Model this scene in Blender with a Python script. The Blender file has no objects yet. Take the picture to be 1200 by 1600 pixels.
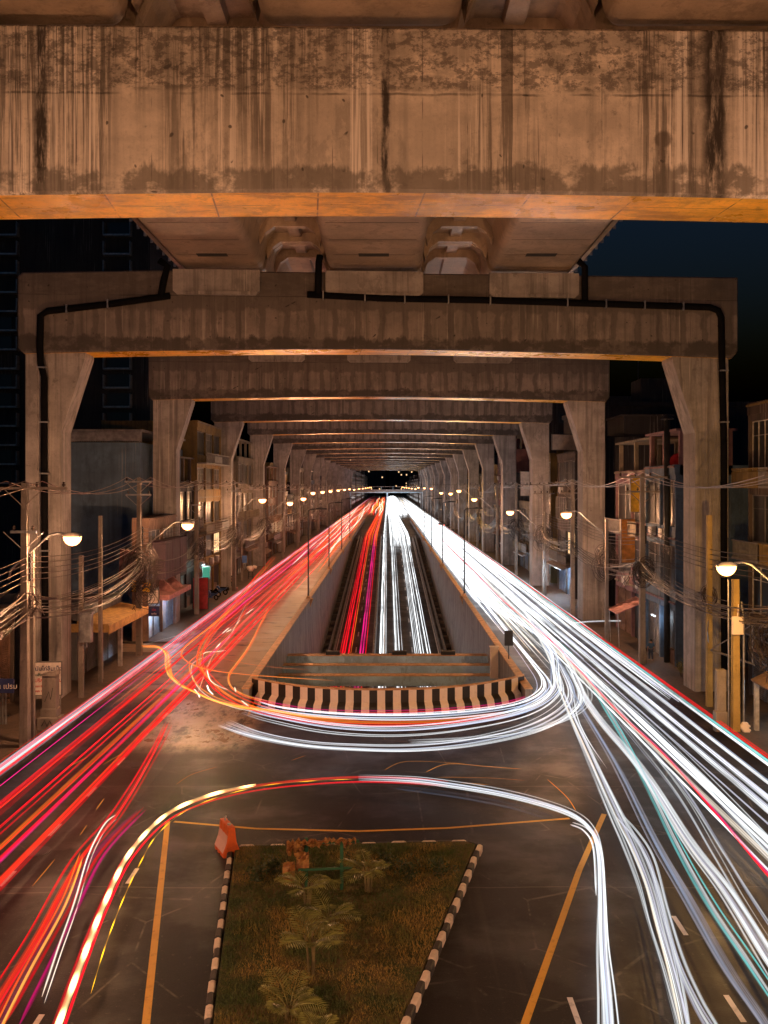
import bpy, math, random
from mathutils import Vector, Matrix
R = math.radians
random.seed(11)
S = bpy.context.scene
COL = S.collection

# ------------------------------------------------------------------ camera, sky, exposure
H, F, U0, V0 = 12.5, 1390.0, 605.0, 758.0
cam = bpy.data.objects.new('camera', bpy.data.cameras.new('camera')); COL.objects.link(cam)
cam.location = (0, 0, H); cam.rotation_euler = (R(90), 0, 0)
cam.data.sensor_fit = 'HORIZONTAL'; cam.data.sensor_width = 36; cam.data.lens = 36*F/1200
cam.data.shift_x = -(U0-600)/1200; cam.data.shift_y = -(800-V0)/1200
cam.data.clip_start = 0.2; cam.data.clip_end = 3000
S.camera = cam
S.render.engine = 'CYCLES'
S.cycles.use_denoising = True
S.cycles.transparent_max_bounces = 96
S.cycles.max_bounces = 5
S.cycles.sample_clamp_indirect = 3
S.cycles.use_light_tree = True
S.render.resolution_x, S.render.resolution_y = 768, 1024
S.view_settings.view_transform = 'Standard'; S.view_settings.look = 'None'
S.view_settings.exposure = 0.28; S.view_settings.gamma = 1
W = bpy.data.worlds.new('World'); S.world = W; W.use_nodes = True
wn = W.node_tree; wn.nodes.clear()
sky = wn.nodes.new('ShaderNodeTexSky'); sky.sky_type = 'NISHITA'; sky.sun_disc = False
sky.sun_elevation = R(-3); sky.sun_rotation = R(200)
tint = wn.nodes.new('ShaderNodeMix'); tint.data_type = 'RGBA'; tint.blend_type = 'MULTIPLY'; tint.inputs[0].default_value = 1; tint.inputs[7].default_value = (.36,.95,1.9,1)
bg = wn.nodes.new('ShaderNodeBackground'); bg.inputs[1].default_value = 0.15
wo = wn.nodes.new('ShaderNodeOutputWorld')
wn.links.new(sky.outputs[0], tint.inputs[6]); wn.links.new(tint.outputs[2], bg.inputs[0]); wn.links.new(bg.outputs[0], wo.inputs[0])
SODIUM = (1.0, 0.50, 0.25)
LAMP_W = 4600

def P(u, v, z=0.0):
    'a point of the photograph at world height z'
    y = (H-z)*F/(v-V0)
    return Vector(((u-U0)*y/F, y, z))
def Q(u, v, y):
    'a point of the photograph at distance y'
    return Vector(((u-U0)*y/F, y, H-(v-V0)*y/F))

# ------------------------------------------------------------------ object helpers
class MB:
    def __init__(s): s.v = []; s.f = []; s.m = []; s.uv = []
    def add(s, vs, fs, mi=0, M=None):
        b = len(s.v)
        for p in vs:
            p = Vector(p)
            s.v.append(tuple(M @ p) if M is not None else tuple(p))
        for f in fs: s.f.append(tuple(b+i for i in f)); s.m.append(mi)
        return s
    def box(s, x0, x1, y0, y1, z0, z1, mi=0, M=None):
        return s.add([(x0,y0,z0),(x1,y0,z0),(x1,y1,z0),(x0,y1,z0),(x0,y0,z1),(x1,y0,z1),(x1,y1,z1),(x0,y1,z1)],
              [(0,3,2,1),(4,5,6,7),(0,1,5,4),(1,2,6,5),(2,3,7,6),(3,0,4,7)], mi, M)
    def bbox(s, x0, x1, y0, y1, z0, z1, b=0.03, mi=0, M=None):
        'box with chamfered vertical and top edges'
        def ring(i, z): return [(x0+i+b,y0+i,z),(x1-i-b,y0+i,z),(x1-i,y0+i+b,z),(x1-i,y1-i-b,z),(x1-i-b,y1-i,z),(x0+i+b,y1-i,z),(x0+i,y1-i-b,z),(x0+i,y0+i+b,z)]
        vs = ring(0,z0)+ring(0,z1-b)+ring(b,z1)
        fs = [tuple(range(7,-1,-1)), tuple(range(16,24))]
        for r in (0,8):
            for k in range(8): fs.append((r+k, r+(k+1)%8, r+8+(k+1)%8, r+8+k))
        return s.add(vs, fs, mi, M)
    def prism(s, poly, y0, y1, mi=0, axis='y', M=None):
        n = len(poly)
        if axis == 'y': vs = [(a,y0,b) for a,b in poly]+[(a,y1,b) for a,b in poly]
        elif axis == 'x': vs = [(y0,a,b) for a,b in poly]+[(y1,a,b) for a,b in poly]
        else: vs = [(a,b,y0) for a,b in poly]+[(a,b,y1) for a,b in poly]
        fs = [tuple(range(n)), tuple(range(2*n-1, n-1, -1))]+[(i,(i+1)%n,n+(i+1)%n,n+i)[::-1] for i in range(n)]
        return s.add(vs, fs, mi, M)
    def tube(s, pts, r, n=6, mi=0, r1=None, cap=True):
        pts = [Vector(p) for p in pts]; N = len(pts); vs = []; fs = []
        up0 = None
        for i, p in enumerate(pts):
            t = (pts[min(i+1,N-1)]-pts[max(i-1,0)])
            if t.length < 1e-9: t = Vector((0,0,1))
            t.normalize()
            ref = up0 if up0 is not None else (Vector((0,0,1)) if abs(t.z) < .9 else Vector((1,0,0)))
            a = ref - t*ref.dot(t)
            if a.length < 1e-4: a = Vector((1,0,0)) - t*t.x
            a.normalize(); up0 = a; b = t.cross(a)
            rr = r if r1 is None else r+(r1-r)*i/max(N-1,1)
            for k in range(n):
                q = 2*math.pi*k/n
                vs.append(p+a*math.cos(q)*rr+b*math.sin(q)*rr)
        for i in range(N-1):
            for k in range(n):
                fs.append((i*n+k, i*n+(k+1)%n, (i+1)*n+(k+1)%n, (i+1)*n+k))
        if cap: fs += [tuple(range(n-1,-1,-1)), tuple(range((N-1)*n, N*n))]
        return s.add(vs, fs, mi)
    def build(s, name, mat, parent=None, smooth=False):
        me = bpy.data.meshes.new(name); me.from_pydata(s.v, [], s.f)
        mats = mat if isinstance(mat, (list, tuple)) else [mat]
        for m in mats: me.materials.append(m)
        if len(mats) > 1: me.polygons.foreach_set('material_index', s.m)
        if smooth: me.polygons.foreach_set('use_smooth', [True]*len(me.polygons))
        me.update()
        o = bpy.data.objects.new(name, me); COL.objects.link(o)
        if parent is not None: o.parent = parent
        return o
def tag(o, label=None, cat=None, group=None, kind=None):
    if label: o['label'] = label
    if cat: o['category'] = cat
    if group: o['group'] = group
    if kind: o['kind'] = kind
    return o
def empty(name, loc, label, cat, group=None, rz=0):
    o = bpy.data.objects.new(name, None); COL.objects.link(o); o.empty_display_size = .2
    o.location = loc; o.rotation_euler = (0,0,rz)
    return tag(o, label, cat, group)
def kids(o): return [c for c in bpy.data.objects if c.parent == o]
def copy_tree(o, parent=None):
    c = o.copy(); COL.objects.link(c)
    if parent is not None: c.parent = parent
    for ch in kids(o): copy_tree(ch, c)
    return c
ORD = ['first','second','third','fourth','fifth','sixth','seventh','eighth','ninth','tenth','eleventh','twelfth','thirteenth','fourteenth','fifteenth','sixteenth','seventeenth','eighteenth','nineteenth','twentieth']
SIDE = {-1: 'red traffic side', 1: 'white traffic side'}

# ------------------------------------------------------------------ materials
class NT:
    def __init__(s, name):
        s.m = bpy.data.materials.new(name); s.m.use_nodes = True; s.t = s.m.node_tree
        s.t.nodes.clear(); s.out = s.t.nodes.new('ShaderNodeOutputMaterial')
        s.b = s.t.nodes.new('ShaderNodeBsdfPrincipled'); s.t.links.new(s.b.outputs[0], s.out.inputs[0])
        s.pos = s.t.nodes.new('ShaderNodeNewGeometry').outputs['Position']
    def L(s, a, b): s.t.links.new(a, b)
    def inp(s, n, i, v):
        if v is None: return
        if hasattr(v, 'links'): s.L(v, n.inputs[i])
        else: n.inputs[i].default_value = v
    def map(s, scale, src=None, loc=(0,0,0)):
        n = s.t.nodes.new('ShaderNodeMapping'); s.L(src or s.pos, n.inputs[0])
        n.inputs['Scale'].default_value = scale; n.inputs['Location'].default_value = loc; return n.outputs[0]
    def noise(s, scale, detail=4, rough=.55, src=None, loc=(0,0,0), dist=0):
        if not isinstance(scale, (tuple, list)): scale = (scale,)*3
        n = s.t.nodes.new('ShaderNodeTexNoise'); s.L(s.map(scale, src, loc), n.inputs['Vector'])
        n.inputs['Scale'].default_value = 1; n.inputs['Detail'].default_value = detail
        n.inputs['Roughness'].default_value = rough; n.inputs['Distortion'].default_value = dist
        return n.outputs['Fac']
    def ramp(s, v, a, b, lo=0., hi=1.):
        n = s.t.nodes.new('ShaderNodeMapRange'); s.L(v, n.inputs[0]); n.interpolation_type = 'SMOOTHSTEP'
        for i, x in enumerate((a,b,lo,hi)): n.inputs[i+1].default_value = x
        return n.outputs[0]
    def math(s, op, a, b=None, c=None):
        n = s.t.nodes.new('ShaderNodeMath'); n.operation = op
        s.inp(n,0,a); s.inp(n,1,b); s.inp(n,2,c); return n.outputs[0]
    def mix(s, f, a, b, mode='MIX'):
        n = s.t.nodes.new('ShaderNodeMix'); n.data_type = 'RGBA'; n.blend_type = mode
        s.inp(n,0,f)
        for i, x in ((6,a),(7,b)):
            if hasattr(x,'links'): s.L(x, n.inputs[i])
            else: n.inputs[i].default_value = (*x, 1)
        return n.outputs[2]
    def sep(s, src=None):
        n = s.t.nodes.new('ShaderNodeSeparateXYZ'); s.L(src or s.pos, n.inputs[0]); return n.outputs
    def bump(s, h, strength=.4, dist=.02):
        n = s.t.nodes.new('ShaderNodeBump'); s.L(h, n.inputs['Height']); n.inputs['Strength'].default_value = strength
        n.inputs['Distance'].default_value = dist; s.L(n.outputs[0], s.b.inputs['Normal'])
    def set(s, color=None, rough=None, metal=None, spec=None):
        for k, v in (('Base Color',color),('Roughness',rough),('Metallic',metal),('Specular IOR Level',spec)):
            if v is None: continue
            if hasattr(v,'links'): s.L(v, s.b.inputs[k])
            elif k == 'Base Color': s.b.inputs[k].default_value = (*v,1)
            else: s.b.inputs[k].default_value = v
        return s.m

def plain(name, c, rough=.6, metal=0, var=.25, scale=3, streak=False):
    n = NT(name)
    a = n.noise((scale,scale,scale*.15) if streak else scale, 5)
    col = n.mix(n.ramp(a,.3,.7), tuple(x*(1-var) for x in c), tuple(min(1,x*(1+var)) for x in c))
    d = n.noise(scale*.3, 5, .6, loc=(7,3,1))
    col = n.mix(n.ramp(d,.5,.75,0,.45), col, tuple(x*.4 for x in c))
    return n.set(col, rough, metal)

def concrete(name, c=(.36,.31,.27), beam=False, rough=.8, stripes=0.6, dark=.35, seamx=1.22, drips=.6, zseam=23.1, panels=False, joints=False, boards=False, wall=False):
    n = NT(name); x,y,z = n.sep()
    big = n.noise((.35,.35,.5), 7, .65); st = n.noise((2.6,2.6,.10), 6, .6); blob = n.noise((.8,.8,.35), 8, .75, loc=(21,2,4)); st2 = n.noise((9,9,.35), 4, .6, loc=(3,1,5))
    fine = n.noise(9, 7, .7)
    col = n.mix(n.ramp(big,.35,.68), tuple(k*.72 for k in c), tuple(k*1.18 for k in c))
    col = n.mix(n.ramp(st,.46,.70,0,stripes), col, tuple(k*dark for k in c))
    col = n.mix(n.ramp(st2,.55,.8,0,.35), col, tuple(k*.45 for k in c))
    col = n.mix(n.ramp(fine,.5,.78,0,.5), col, tuple(k*.42 for k in c))
    blot = n.noise((1.0,1.0,1.3), 8, .72, loc=(11,2,4))
    col = n.mix(n.ramp(blot,.60,.68,0,.62), col, tuple(k*.33 for k in c))
    col = n.mix(n.ramp(blob,.53,.60,0,.45), col, tuple(k*.40 for k in c))
    lo = n.noise((7,7,.12), 5, .6, loc=(1,8,2)); mk = n.noise((.33,.33,.12), 3, .5, loc=(5,5,0))
    fl = n.math('MULTIPLY', n.ramp(lo,.55,.66), n.ramp(mk,.50,.62,0,drips))
    col = n.mix(fl, col, (.62,.56,.5))
    if wall:
        jy = n.math('ABSOLUTE', n.math('SUBTRACT', n.math('FRACT', n.math('DIVIDE', n.math('ADD', y, 1.), 5.0)), .5))
        so = n.noise((1,.18,.5),6,.7,loc=(5,5,5)); lowz = n.ramp(n.noise((1,1.4,.12),5,.7,loc=(4,1,2)),.48,.62,0,.6)
        col = n.mix(n.ramp(jy,.490,.497,0,.85), col, (.03,.03,.03)); col = n.mix(n.ramp(so,.5,.66,0,.5), col, (.08,.08,.085)); col = n.mix(lowz, col, (.09,.085,.085))
    if boards:
        bx_ = n.math('ABSOLUTE', n.math('SUBTRACT', n.math('FRACT', n.math('DIVIDE', n.math('ADD', n.math('ADD', x, n.math('MULTIPLY', y, .09)), 101.2), 2.9)), .5))
        by_ = n.math('ABSOLUTE', n.math('SUBTRACT', n.math('FRACT', n.math('DIVIDE', n.math('SUBTRACT', y, 25.2), 28.)), .0))
        sm = n.math('MAXIMUM', n.ramp(bx_,.488,.496), n.math('SUBTRACT',1.,n.ramp(by_,.0006,.0016)))
        col = n.mix(n.math('MULTIPLY', n.math('MULTIPLY', sm, n.ramp(n.noise((1.6,1.6,1),5,.7,loc=(3,1,1)),.40,.55)), .85), col, (.05,.025,.01))
        bb_ = n.noise((.5,1.6,1),7,.7,loc=(4,4,1)); col = n.mix(n.ramp(bb_,.48,.66,0,.6), col, (.22,.09,.015))
    if beam:
        fx = n.math('ABSOLUTE', n.math('SUBTRACT', n.math('FRACT', n.math('DIVIDE', n.math('ADD', x, 100.3), seamx)), .5))
        brk = n.noise((.9,.9,1.1), 3, .5, loc=(2,9,1))
        sx = n.math('MULTIPLY', n.ramp(fx, .486, .497), n.ramp(brk,.42,.6))
        wob = n.math('MULTIPLY', n.noise((1.5,1.5,1.5), 5, .6), .10)
        fz = n.math('ABSOLUTE', n.math('SUBTRACT', n.math('ADD', z, wob), zseam+.05))
        sz = n.math('SUBTRACT', 1.0, n.ramp(fz, .012, .05))
        seam = n.math('MAXIMUM', sx, n.math('MULTIPLY', sz, n.ramp(n.noise((.7,.7,.7),4,.6),.38,.58)))
        col = n.mix(n.math('MULTIPLY', seam, .75), col, tuple(k*.18 for k in c))
        top = n.math('MULTIPLY', n.ramp(z, zseam-.02, zseam+.15), n.ramp(n.noise((.8,.8,2.2),6,.7,loc=(9,9,9)),.40,.58))
        col = n.mix(n.math('MULTIPLY', top, .55), col, tuple(k*.36 for k in c))
        if panels:      # damp runs between paler dry panels below the drain pipe
            wv = n.math('SUBTRACT', n.math('FRACT', n.math('ADD', n.math('DIVIDE', n.math('ADD', x, 100.), 1.38), n.math('MULTIPLY', n.noise((.45,.45,.6),4,.6,loc=(3,3,3)), .55))), .5)
            run = n.math('SUBTRACT', 1., n.ramp(n.math('ABSOLUTE', wv), .10, .17))
            topd = n.ramp(n.math('ADD', z, n.math('MULTIPLY', n.noise((1.3,1.3,.8),5,.6,loc=(1,7,7)), 1.2)), 23.15, 23.35)
            botd = n.math('SUBTRACT', 1., n.ramp(n.math('ADD', z, n.math('MULTIPLY', n.noise((1.6,1.6,.8),5,.6,loc=(1,2,7)), .8)), 21.35, 21.5))
            dm = n.math('MAXIMUM', run, n.math('MAXIMUM', topd, botd))
            col = n.mix(n.math('MULTIPLY', dm, .55), col, tuple(k*.30 for k in c))
        if joints:
            pc = n.ramp(n.noise((.32,.3,.05),3,.5,loc=(5.3,5,0)), .46, .56)          # clusters of runs
            dk = n.ramp(n.noise((5.5,5,.14),6,.7,loc=(2,4,6)), .47, .56); pl_ = n.ramp(n.noise((10,9,.13),5,.65,loc=(7,4,1)), .53, .60)
            pc2 = n.ramp(n.noise((.26,.3,.05),3,.5,loc=(15.3,2,0)), .50, .58)
            col = n.mix(n.math('MULTIPLY', n.math('MULTIPLY', dk, pc), .68), col, (.05,.038,.032))
            col = n.mix(n.math('MULTIPLY', n.math('MULTIPLY', pl_, pc2), .8), col, (.88,.80,.72))
            wx = n.math('ADD', x, n.math('MULTIPLY', n.noise((.3,.3,.8),5,.7,loc=(2,2,2)), .35))
            for jx, jw in ((.12,.10),(-9.15,.16),(9.1,.30)):
                jd = n.math('SUBTRACT', 1., n.ramp(n.math('ABSOLUTE', n.math('SUBTRACT', wx, jx)), jw*.5, jw*1.5))
                col = n.mix(n.math('MULTIPLY', n.math('MULTIPLY', jd, n.ramp(n.noise((3,3,.6),5,.7,loc=(jx,1,1)),.35,.55)), .96), col, (.03,.022,.018))
            for jx, jw in ((-.55,.38),(-8.2,.8),(8.1,.35),(10.1,.5)):
                jd = n.math('SUBTRACT', 1., n.ramp(n.math('ABSOLUTE', n.math('SUBTRACT', wx, jx)), jw*.6, jw))
                col = n.mix(n.math('MULTIPLY', n.math('MULTIPLY', jd, n.ramp(n.noise((12,9,.1),5,.7,loc=(jx,3,1)),.47,.57)), .85), col, (.92,.84,.76))
            tb = n.math('MULTIPLY', n.ramp(z,23.1,23.3), n.ramp(n.noise((2.2,2.2,3.2),8,.8,loc=(9,9,2)),.47,.56))
            col = n.mix(n.math('MULTIPLY', tb, .66), col, (.07,.055,.05))
            dd = n.math('POWER', n.math('ADD', n.math('POWER', n.math('SUBTRACT', x, 7.5), 2.), n.math('POWER', n.math('SUBTRACT', z, 21.9), 2.)), .5)
            rn = n.math('MULTIPLY', n.math('SUBTRACT',1.,n.ramp(n.math('ABSOLUTE',n.math('SUBTRACT',wx,7.65)),.05,.11)), n.math('SUBTRACT',1.,n.ramp(z,21.8,21.95)))
            col = n.mix(n.math('MULTIPLY', n.math('MAXIMUM', n.math('SUBTRACT',1.,n.ramp(n.math('ADD', dd, n.math('MULTIPLY', fine, .12)),.24,.34)), rn), .75), col, (.10,.075,.06))
        # damp tide mark near the lower edge
        tide = n.math('ADD', z, n.math('MULTIPLY', n.noise((1.1,1.1,.3),6,.7,loc=(4,4,4)), 1.6))
        tm = n.math('MULTIPLY', n.ramp(tide, 20.85, 21.05), n.math('SUBTRACT', 1.0, n.ramp(tide, 21.75, 21.95)))
        col = n.mix(n.math('MULTIPLY', n.math('MULTIPLY', tm, n.ramp(n.noise((.7,.7,.9),5,.7,loc=(4,9,4)),.40,.52)), .75), col, tuple(k*.2 for k in c))
        # tie holes
        jn = n.noise((.45,.45,.5),2,.5,loc=(12,4,4)); hx = n.math('SUBTRACT', n.math('FRACT', n.math('ADD', n.math('DIVIDE', n.math('ADD', x, 100.9), 1.16), n.math('MULTIPLY', jn, 2.6))), .5)
        hz = n.math('SUBTRACT', n.math('FRACT', n.math('ADD', n.math('DIVIDE', n.math('ADD', z, .35), .95), n.math('MULTIPLY', jn, 1.7))), .5)
        d = n.math('ADD', n.math('MULTIPLY', n.math('POWER', hx, 2.), 1.35), n.math('POWER', hz, 2.))
        hole = n.math('MULTIPLY', n.math('SUBTRACT', 1.0, n.ramp(d, .0012, .0040)), n.ramp(n.noise((.8,.8,.9),2,.5,loc=(6,1,3)),.50,.56))
        col = n.mix(n.math('MULTIPLY', hole, .85), col, tuple(k*.12 for k in c))
        h = n.math('SUBTRACT', fine, n.math('ADD', seam, hole))
    else:
        h = fine
    n.bump(h, .45, .03)
    rg = n.ramp(big, .3, .7, rough-.08, rough+.1)
    return n.set(col, rg)

MT = {}
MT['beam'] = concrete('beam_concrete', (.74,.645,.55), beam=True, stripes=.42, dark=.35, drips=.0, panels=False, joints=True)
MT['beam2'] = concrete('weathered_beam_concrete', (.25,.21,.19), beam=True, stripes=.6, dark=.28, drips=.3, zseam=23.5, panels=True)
MT['soffit'] = concrete('lamplit_soffit_concrete', (.85,.44,.035), rough=.30, stripes=.3, drips=0, boards=True); MT['soffit'].node_tree.nodes['Principled BSDF'].inputs['Specular IOR Level'].default_value = .22; MT['soffit'].node_tree.nodes['Principled BSDF'].inputs['Specular Tint'].default_value = (1,.62,.2,1)  # underside concrete, sodium lamplight put into its amber colour and specular tint
MT['column'] = concrete('column_concrete', (.36,.325,.31), stripes=.65, drips=.5, dark=.25)
MT['girder'] = concrete('girder_concrete', (.46,.35,.25), stripes=.25, drips=.1, rough=.42)
MT['wallc'] = concrete('retaining_wall_concrete', (.32,.32,.34), stripes=.65, drips=.3, rough=.5, wall=True)
MT['strut'] = concrete('strut_concrete', (.48,.70,.88), stripes=.1, drips=0, rough=.6)
MT['pole'] = concrete('pole_concrete', (.26,.22,.19), stripes=.3, drips=.2)
MT['polemustard'] = concrete('ochre_pole_concrete', (.42,.29,.10), stripes=.3, drips=.1)
MT['black'] = plain('black_pipe_plastic', (.004,.004,.005), .85); MT['black'].node_tree.nodes['Principled BSDF'].inputs['Specular IOR Level'].default_value = .12
MT['dark'] = plain('dark_metal', (.03,.032,.036), .5, .3)
MT['steel'] = plain('galvanised_steel', (.35,.35,.36), .4, .7)
MT['cable'] = plain('cable_sheath', (.05,.036,.032), .45)
MT['wire'] = plain('bare_conductor', (.28,.22,.20), .4, .4)
MT['insul'] = plain('porcelain_insulator', (.05,.03,.025), .25)

def asphalt():
    n = NT('asphalt'); g = n.noise(22, 6, .8); big = n.noise((.10,.16,.1), 7, .65, dist=.6)
    med = n.noise((.5,.9,.5), 6, .65, loc=(4,2,0)); tr = n.noise((2.2,.05,1), 4, .6, loc=(1,1,0))
    col = n.mix(n.ramp(big,.3,.7), (.008,.007,.009), (.022,.018,.019))
    col = n.mix(n.ramp(med,.55,.72,0,.7), col, (.018,.018,.019))
    col = n.mix(n.ramp(tr,.5,.7,0,.4), col, (.04,.034,.031))
    col = n.mix(n.ramp(g,.56,.68,0,.8), col, (.055,.046,.042))
    vo = n.t.nodes.new('ShaderNodeTexVoronoi'); vo.distance = 'CHEBYCHEV'; n.L(n.map((.16,.085,.1), None), vo.inputs['Vector']); vo.inputs['Scale'].default_value = 1
    cs = n.t.nodes.new('ShaderNodeSeparateColor'); n.L(vo.outputs['Color'], cs.inputs[0])
    col = n.mix(n.ramp(cs.outputs[0],.45,.55,0,.65), col, (.006,.006,.007)); col = n.mix(n.ramp(cs.outputs[1],.80,.82,0,.55), col, (.055,.048,.043))
    spk = n.noise(5.5, 3, .8, loc=(3,9,0)); col = n.mix(n.ramp(spk,.62,.70,0,.7), col, (.07,.062,.056)); col = n.mix(n.ramp(spk,.30,.38,.6,0), col, (.004,.004,.004))
    # tar joints of the concrete panels below
    x,y,z = n.sep()
    fy = n.math('ABSOLUTE', n.math('SUBTRACT', n.math('FRACT', n.math('DIVIDE', n.math('ADD', y, n.math('MULTIPLY', big, .5)), 9.3)), .5))
    col = n.mix(n.ramp(fy,.4955,.4985,0,.8), col, (.075,.066,.06))
    crk = n.t.nodes.new('ShaderNodeTexVoronoi'); crk.feature='DISTANCE_TO_EDGE'; n.L(n.map((.30,.22,.3), None), crk.inputs['Vector']); crk.inputs['Scale'].default_value = 1
    col = n.mix(n.math('MULTIPLY', n.math('SUBTRACT',1.,n.ramp(crk.outputs['Distance'],.003,.012)), n.ramp(med,.45,.6,0,.9)), col, (.08,.07,.062))
    # concrete slab in the junction, colour lifted to paint the lamp's orange pool
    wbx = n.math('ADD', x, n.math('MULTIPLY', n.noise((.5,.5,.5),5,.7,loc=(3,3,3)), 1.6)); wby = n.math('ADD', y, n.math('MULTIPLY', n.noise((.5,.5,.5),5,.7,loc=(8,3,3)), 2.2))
    slab_glow = n.math('MULTIPLY', n.math('SUBTRACT',1.,n.ramp(n.math('ABSOLUTE',n.math('SUBTRACT',wbx,-8.6)),2.2,3.2)), n.math('SUBTRACT',1.,n.ramp(n.math('ABSOLUTE',n.math('SUBTRACT',wby,48.2)),4.0,6.0)))
    slab_glow = n.math('MULTIPLY', slab_glow, n.ramp(n.noise((1.2,.5,1),7,.75,loc=(6,6,6)),.36,.56))
    col = n.mix(n.math('MULTIPLY', slab_glow, .85), col, (.24,.17,.12))
    lane_glow = n.math('MULTIPLY', n.math('SUBTRACT',1.,n.ramp(x,-8.3,-7.9)), n.ramp(wby, 50, 56))  # lamp glow painted into this lane as a paler, warmer colour
    col = n.mix(n.math('MULTIPLY', n.math('MULTIPLY', lane_glow, n.ramp(med,.30,.5)), .9), col, (.30,.21,.14))
    wet = n.noise((.28,.35,1), 5, .6, loc=(8,3,0))
    n.bump(n.math('ADD', g, n.math('MULTIPLY', med, .6)), .35, .02)
    r = n.math('SUBTRACT', .46, n.ramp(wet,.42,.66,0,.09))
    r = n.math('SUBTRACT', r, n.math('MULTIPLY', slab_glow, .12)); return n.set(col, r, spec=n.math('ADD', n.ramp(wet,.45,.66,.12,.26), n.math('MULTIPLY', slab_glow, .3)))
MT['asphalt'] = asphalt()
def paving():
    n = NT('pavement_tiles'); b = n.t.nodes.new('ShaderNodeTexBrick'); n.L(n.map((1,1,1)), b.inputs['Vector'])
    b.inputs['Scale'].default_value = 2.5; b.inputs['Mortar Size'].default_value = .015; b.offset = .5
    b.inputs['Color1'].default_value = (.085,.055,.04,1); b.inputs['Color2'].default_value = (.13,.085,.055,1); b.inputs['Mortar'].default_value = (.05,.04,.03,1)
    d = n.noise((.8,.5,1), 7, .7); col = n.mix(n.ramp(d,.45,.68,0,.85), b.outputs['Color'], (.045,.035,.028))
    f = n.noise(11, 5, .7); col = n.mix(n.ramp(f,.5,.8,0,.5), col, (.07,.05,.04)); n.bump(f,.3,.02)
    return n.set(col, .7)
MT['paving'] = paving()
def grassground():
    n = NT('earth_and_turf'); a = n.noise(1.2, 7, .7); col = n.mix(n.ramp(a,.4,.62), (.03,.045,.012), (.11,.075,.03)); n.bump(n.noise(8,5,.7),.6,.04); return n.set(col,.95)
MT['turf'] = grassground()
def gm():
    n = NT('grass_blades'); a = n.noise(.55, 5, .6); f = n.noise(20,2,.5)
    col = n.mix(n.ramp(a,.42,.6), (.06,.10,.015), (.36,.23,.05)); col = n.mix(n.ramp(f,.4,.6,0,.6), col, (.05,.07,.02)); return n.set(col,.6)
MT['grass'] = gm()
MT['leaf'] = plain('palm_leaf', (.19,.20,.055), .4, var=.5, scale=4)
MT['leafdark'] = plain('dark_foliage', (.035,.06,.02), .5, var=.5, scale=4)
MT['stem'] = plain('palm_stem', (.16,.13,.06), .6, var=.4)
def paintm(name, c, wear=.5, rough=.55):
    n = NT(name); a = n.noise((3,3,3),7,.75); b = n.noise(.7,4,.6,loc=(3,3,3))
    col = n.mix(n.ramp(a,.52,.70,0,wear), c, tuple(k*.22 for k in c)); col = n.mix(n.ramp(b,.5,.7,0,wear*.7), col, tuple(k*.5 for k in c)); return n.set(col, rough)
MT['yellow'] = paintm('yellow_road_paint', (.62,.34,.04), .5)
MT['white'] = paintm('white_road_paint', (.62,.58,.55), .75)
MT['cream'] = paintm('cream_paint', (.88,.74,.62), .22)
MT['blackpaint'] = paintm('black_paint', (.022,.018,.014), .4)
MT['kerbwhite'] = paintm('kerb_white_paint', (.66,.56,.48), .6)
MT['kerbblack'] = paintm('kerb_black_paint', (.035,.033,.035), .5)
MT['kerb'] = plain('kerb_concrete', (.20,.16,.14), .75)
MT['coping'] = plain('coping_ochre', (.62,.36,.18), .55, streak=False)

# ------------------------------------------------------------------ ground, roads, pavements
XL, XR = -16.6, 17.0         # kerb lines
TX = 8.1                     # half width of the trench opening
def sheet(name, rects, z, mat, kind='structure', label=None):
    mb = MB()
    for (x0,x1,y0,y1) in rects: mb.add([(x0,y0,z),(x1,y0,z),(x1,y1,z),(x0,y1,z)], [(0,1,2,3)])
    return tag(mb.build(name, mat), kind=kind)
YT0, YT1 = 50.2, 214.0
def grid(name, xs, ys, mat, hole, z=0):
    mb = MB(); nx = len(xs)
    mb.v = [(x,y,z) for y in ys for x in xs]
    for j in range(len(ys)-1):
        for i in range(nx-1):
            if hole(.5*(xs[i]+xs[i+1]), .5*(ys[j]+ys[j+1])): continue
            mb.f.append((j*nx+i, j*nx+i+1, (j+1)*nx+i+1, (j+1)*nx+i)); mb.m.append(0)
    return tag(mb.build(name, mat), kind='structure')
MT['earth'] = plain('bare_earth', (.10,.075,.055), .9, scale=.6)
grid('ground', [-1500,XL-.2,XR+.2,1500], [-60,1600], MT['earth'], lambda x,y: XL-.2 < x < XR+.2, -.012)
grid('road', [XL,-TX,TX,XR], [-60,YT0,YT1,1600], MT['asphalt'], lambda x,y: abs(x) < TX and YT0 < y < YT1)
def pavement(s, x0, x1, gaps):
    mb = MB(); ys = [-40]
    for a, b in gaps: ys += [a, b]
    ys.append(500)
    for i in range(0, len(ys), 2): mb.box(min(x0,x1), max(x0,x1), ys[i], ys[i+1], -.01, .16)
    o = mb.build('pavement', MT['paving']); tag(o, kind='structure')
    kb = MB(); y = -40
    k = 0
    while y < 420:
        if not any(a-.2 < y < b for a, b in gaps):
            xa = x0-s*.16; kb.bbox(min(xa,x0), max(xa,x0), y+.01, y+.99, -.01, .17, .02, k % 2)
        y += 1.0; k += 1
    tag(kb.build('kerb', [MT['kerb'], MT['kerbpale']]), kind='structure')
MT['kerbpale'] = plain('pale_kerb_concrete', (.36,.28,.24), .7)
pavement(-1, XL-.16, -26, [(65.8, 70.2)]); pavement(1, XR+.16, 27, [])
sheet('side_lane', [(-40,XL,65.8,70.2)], .004, MT['asphalt'])

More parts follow.
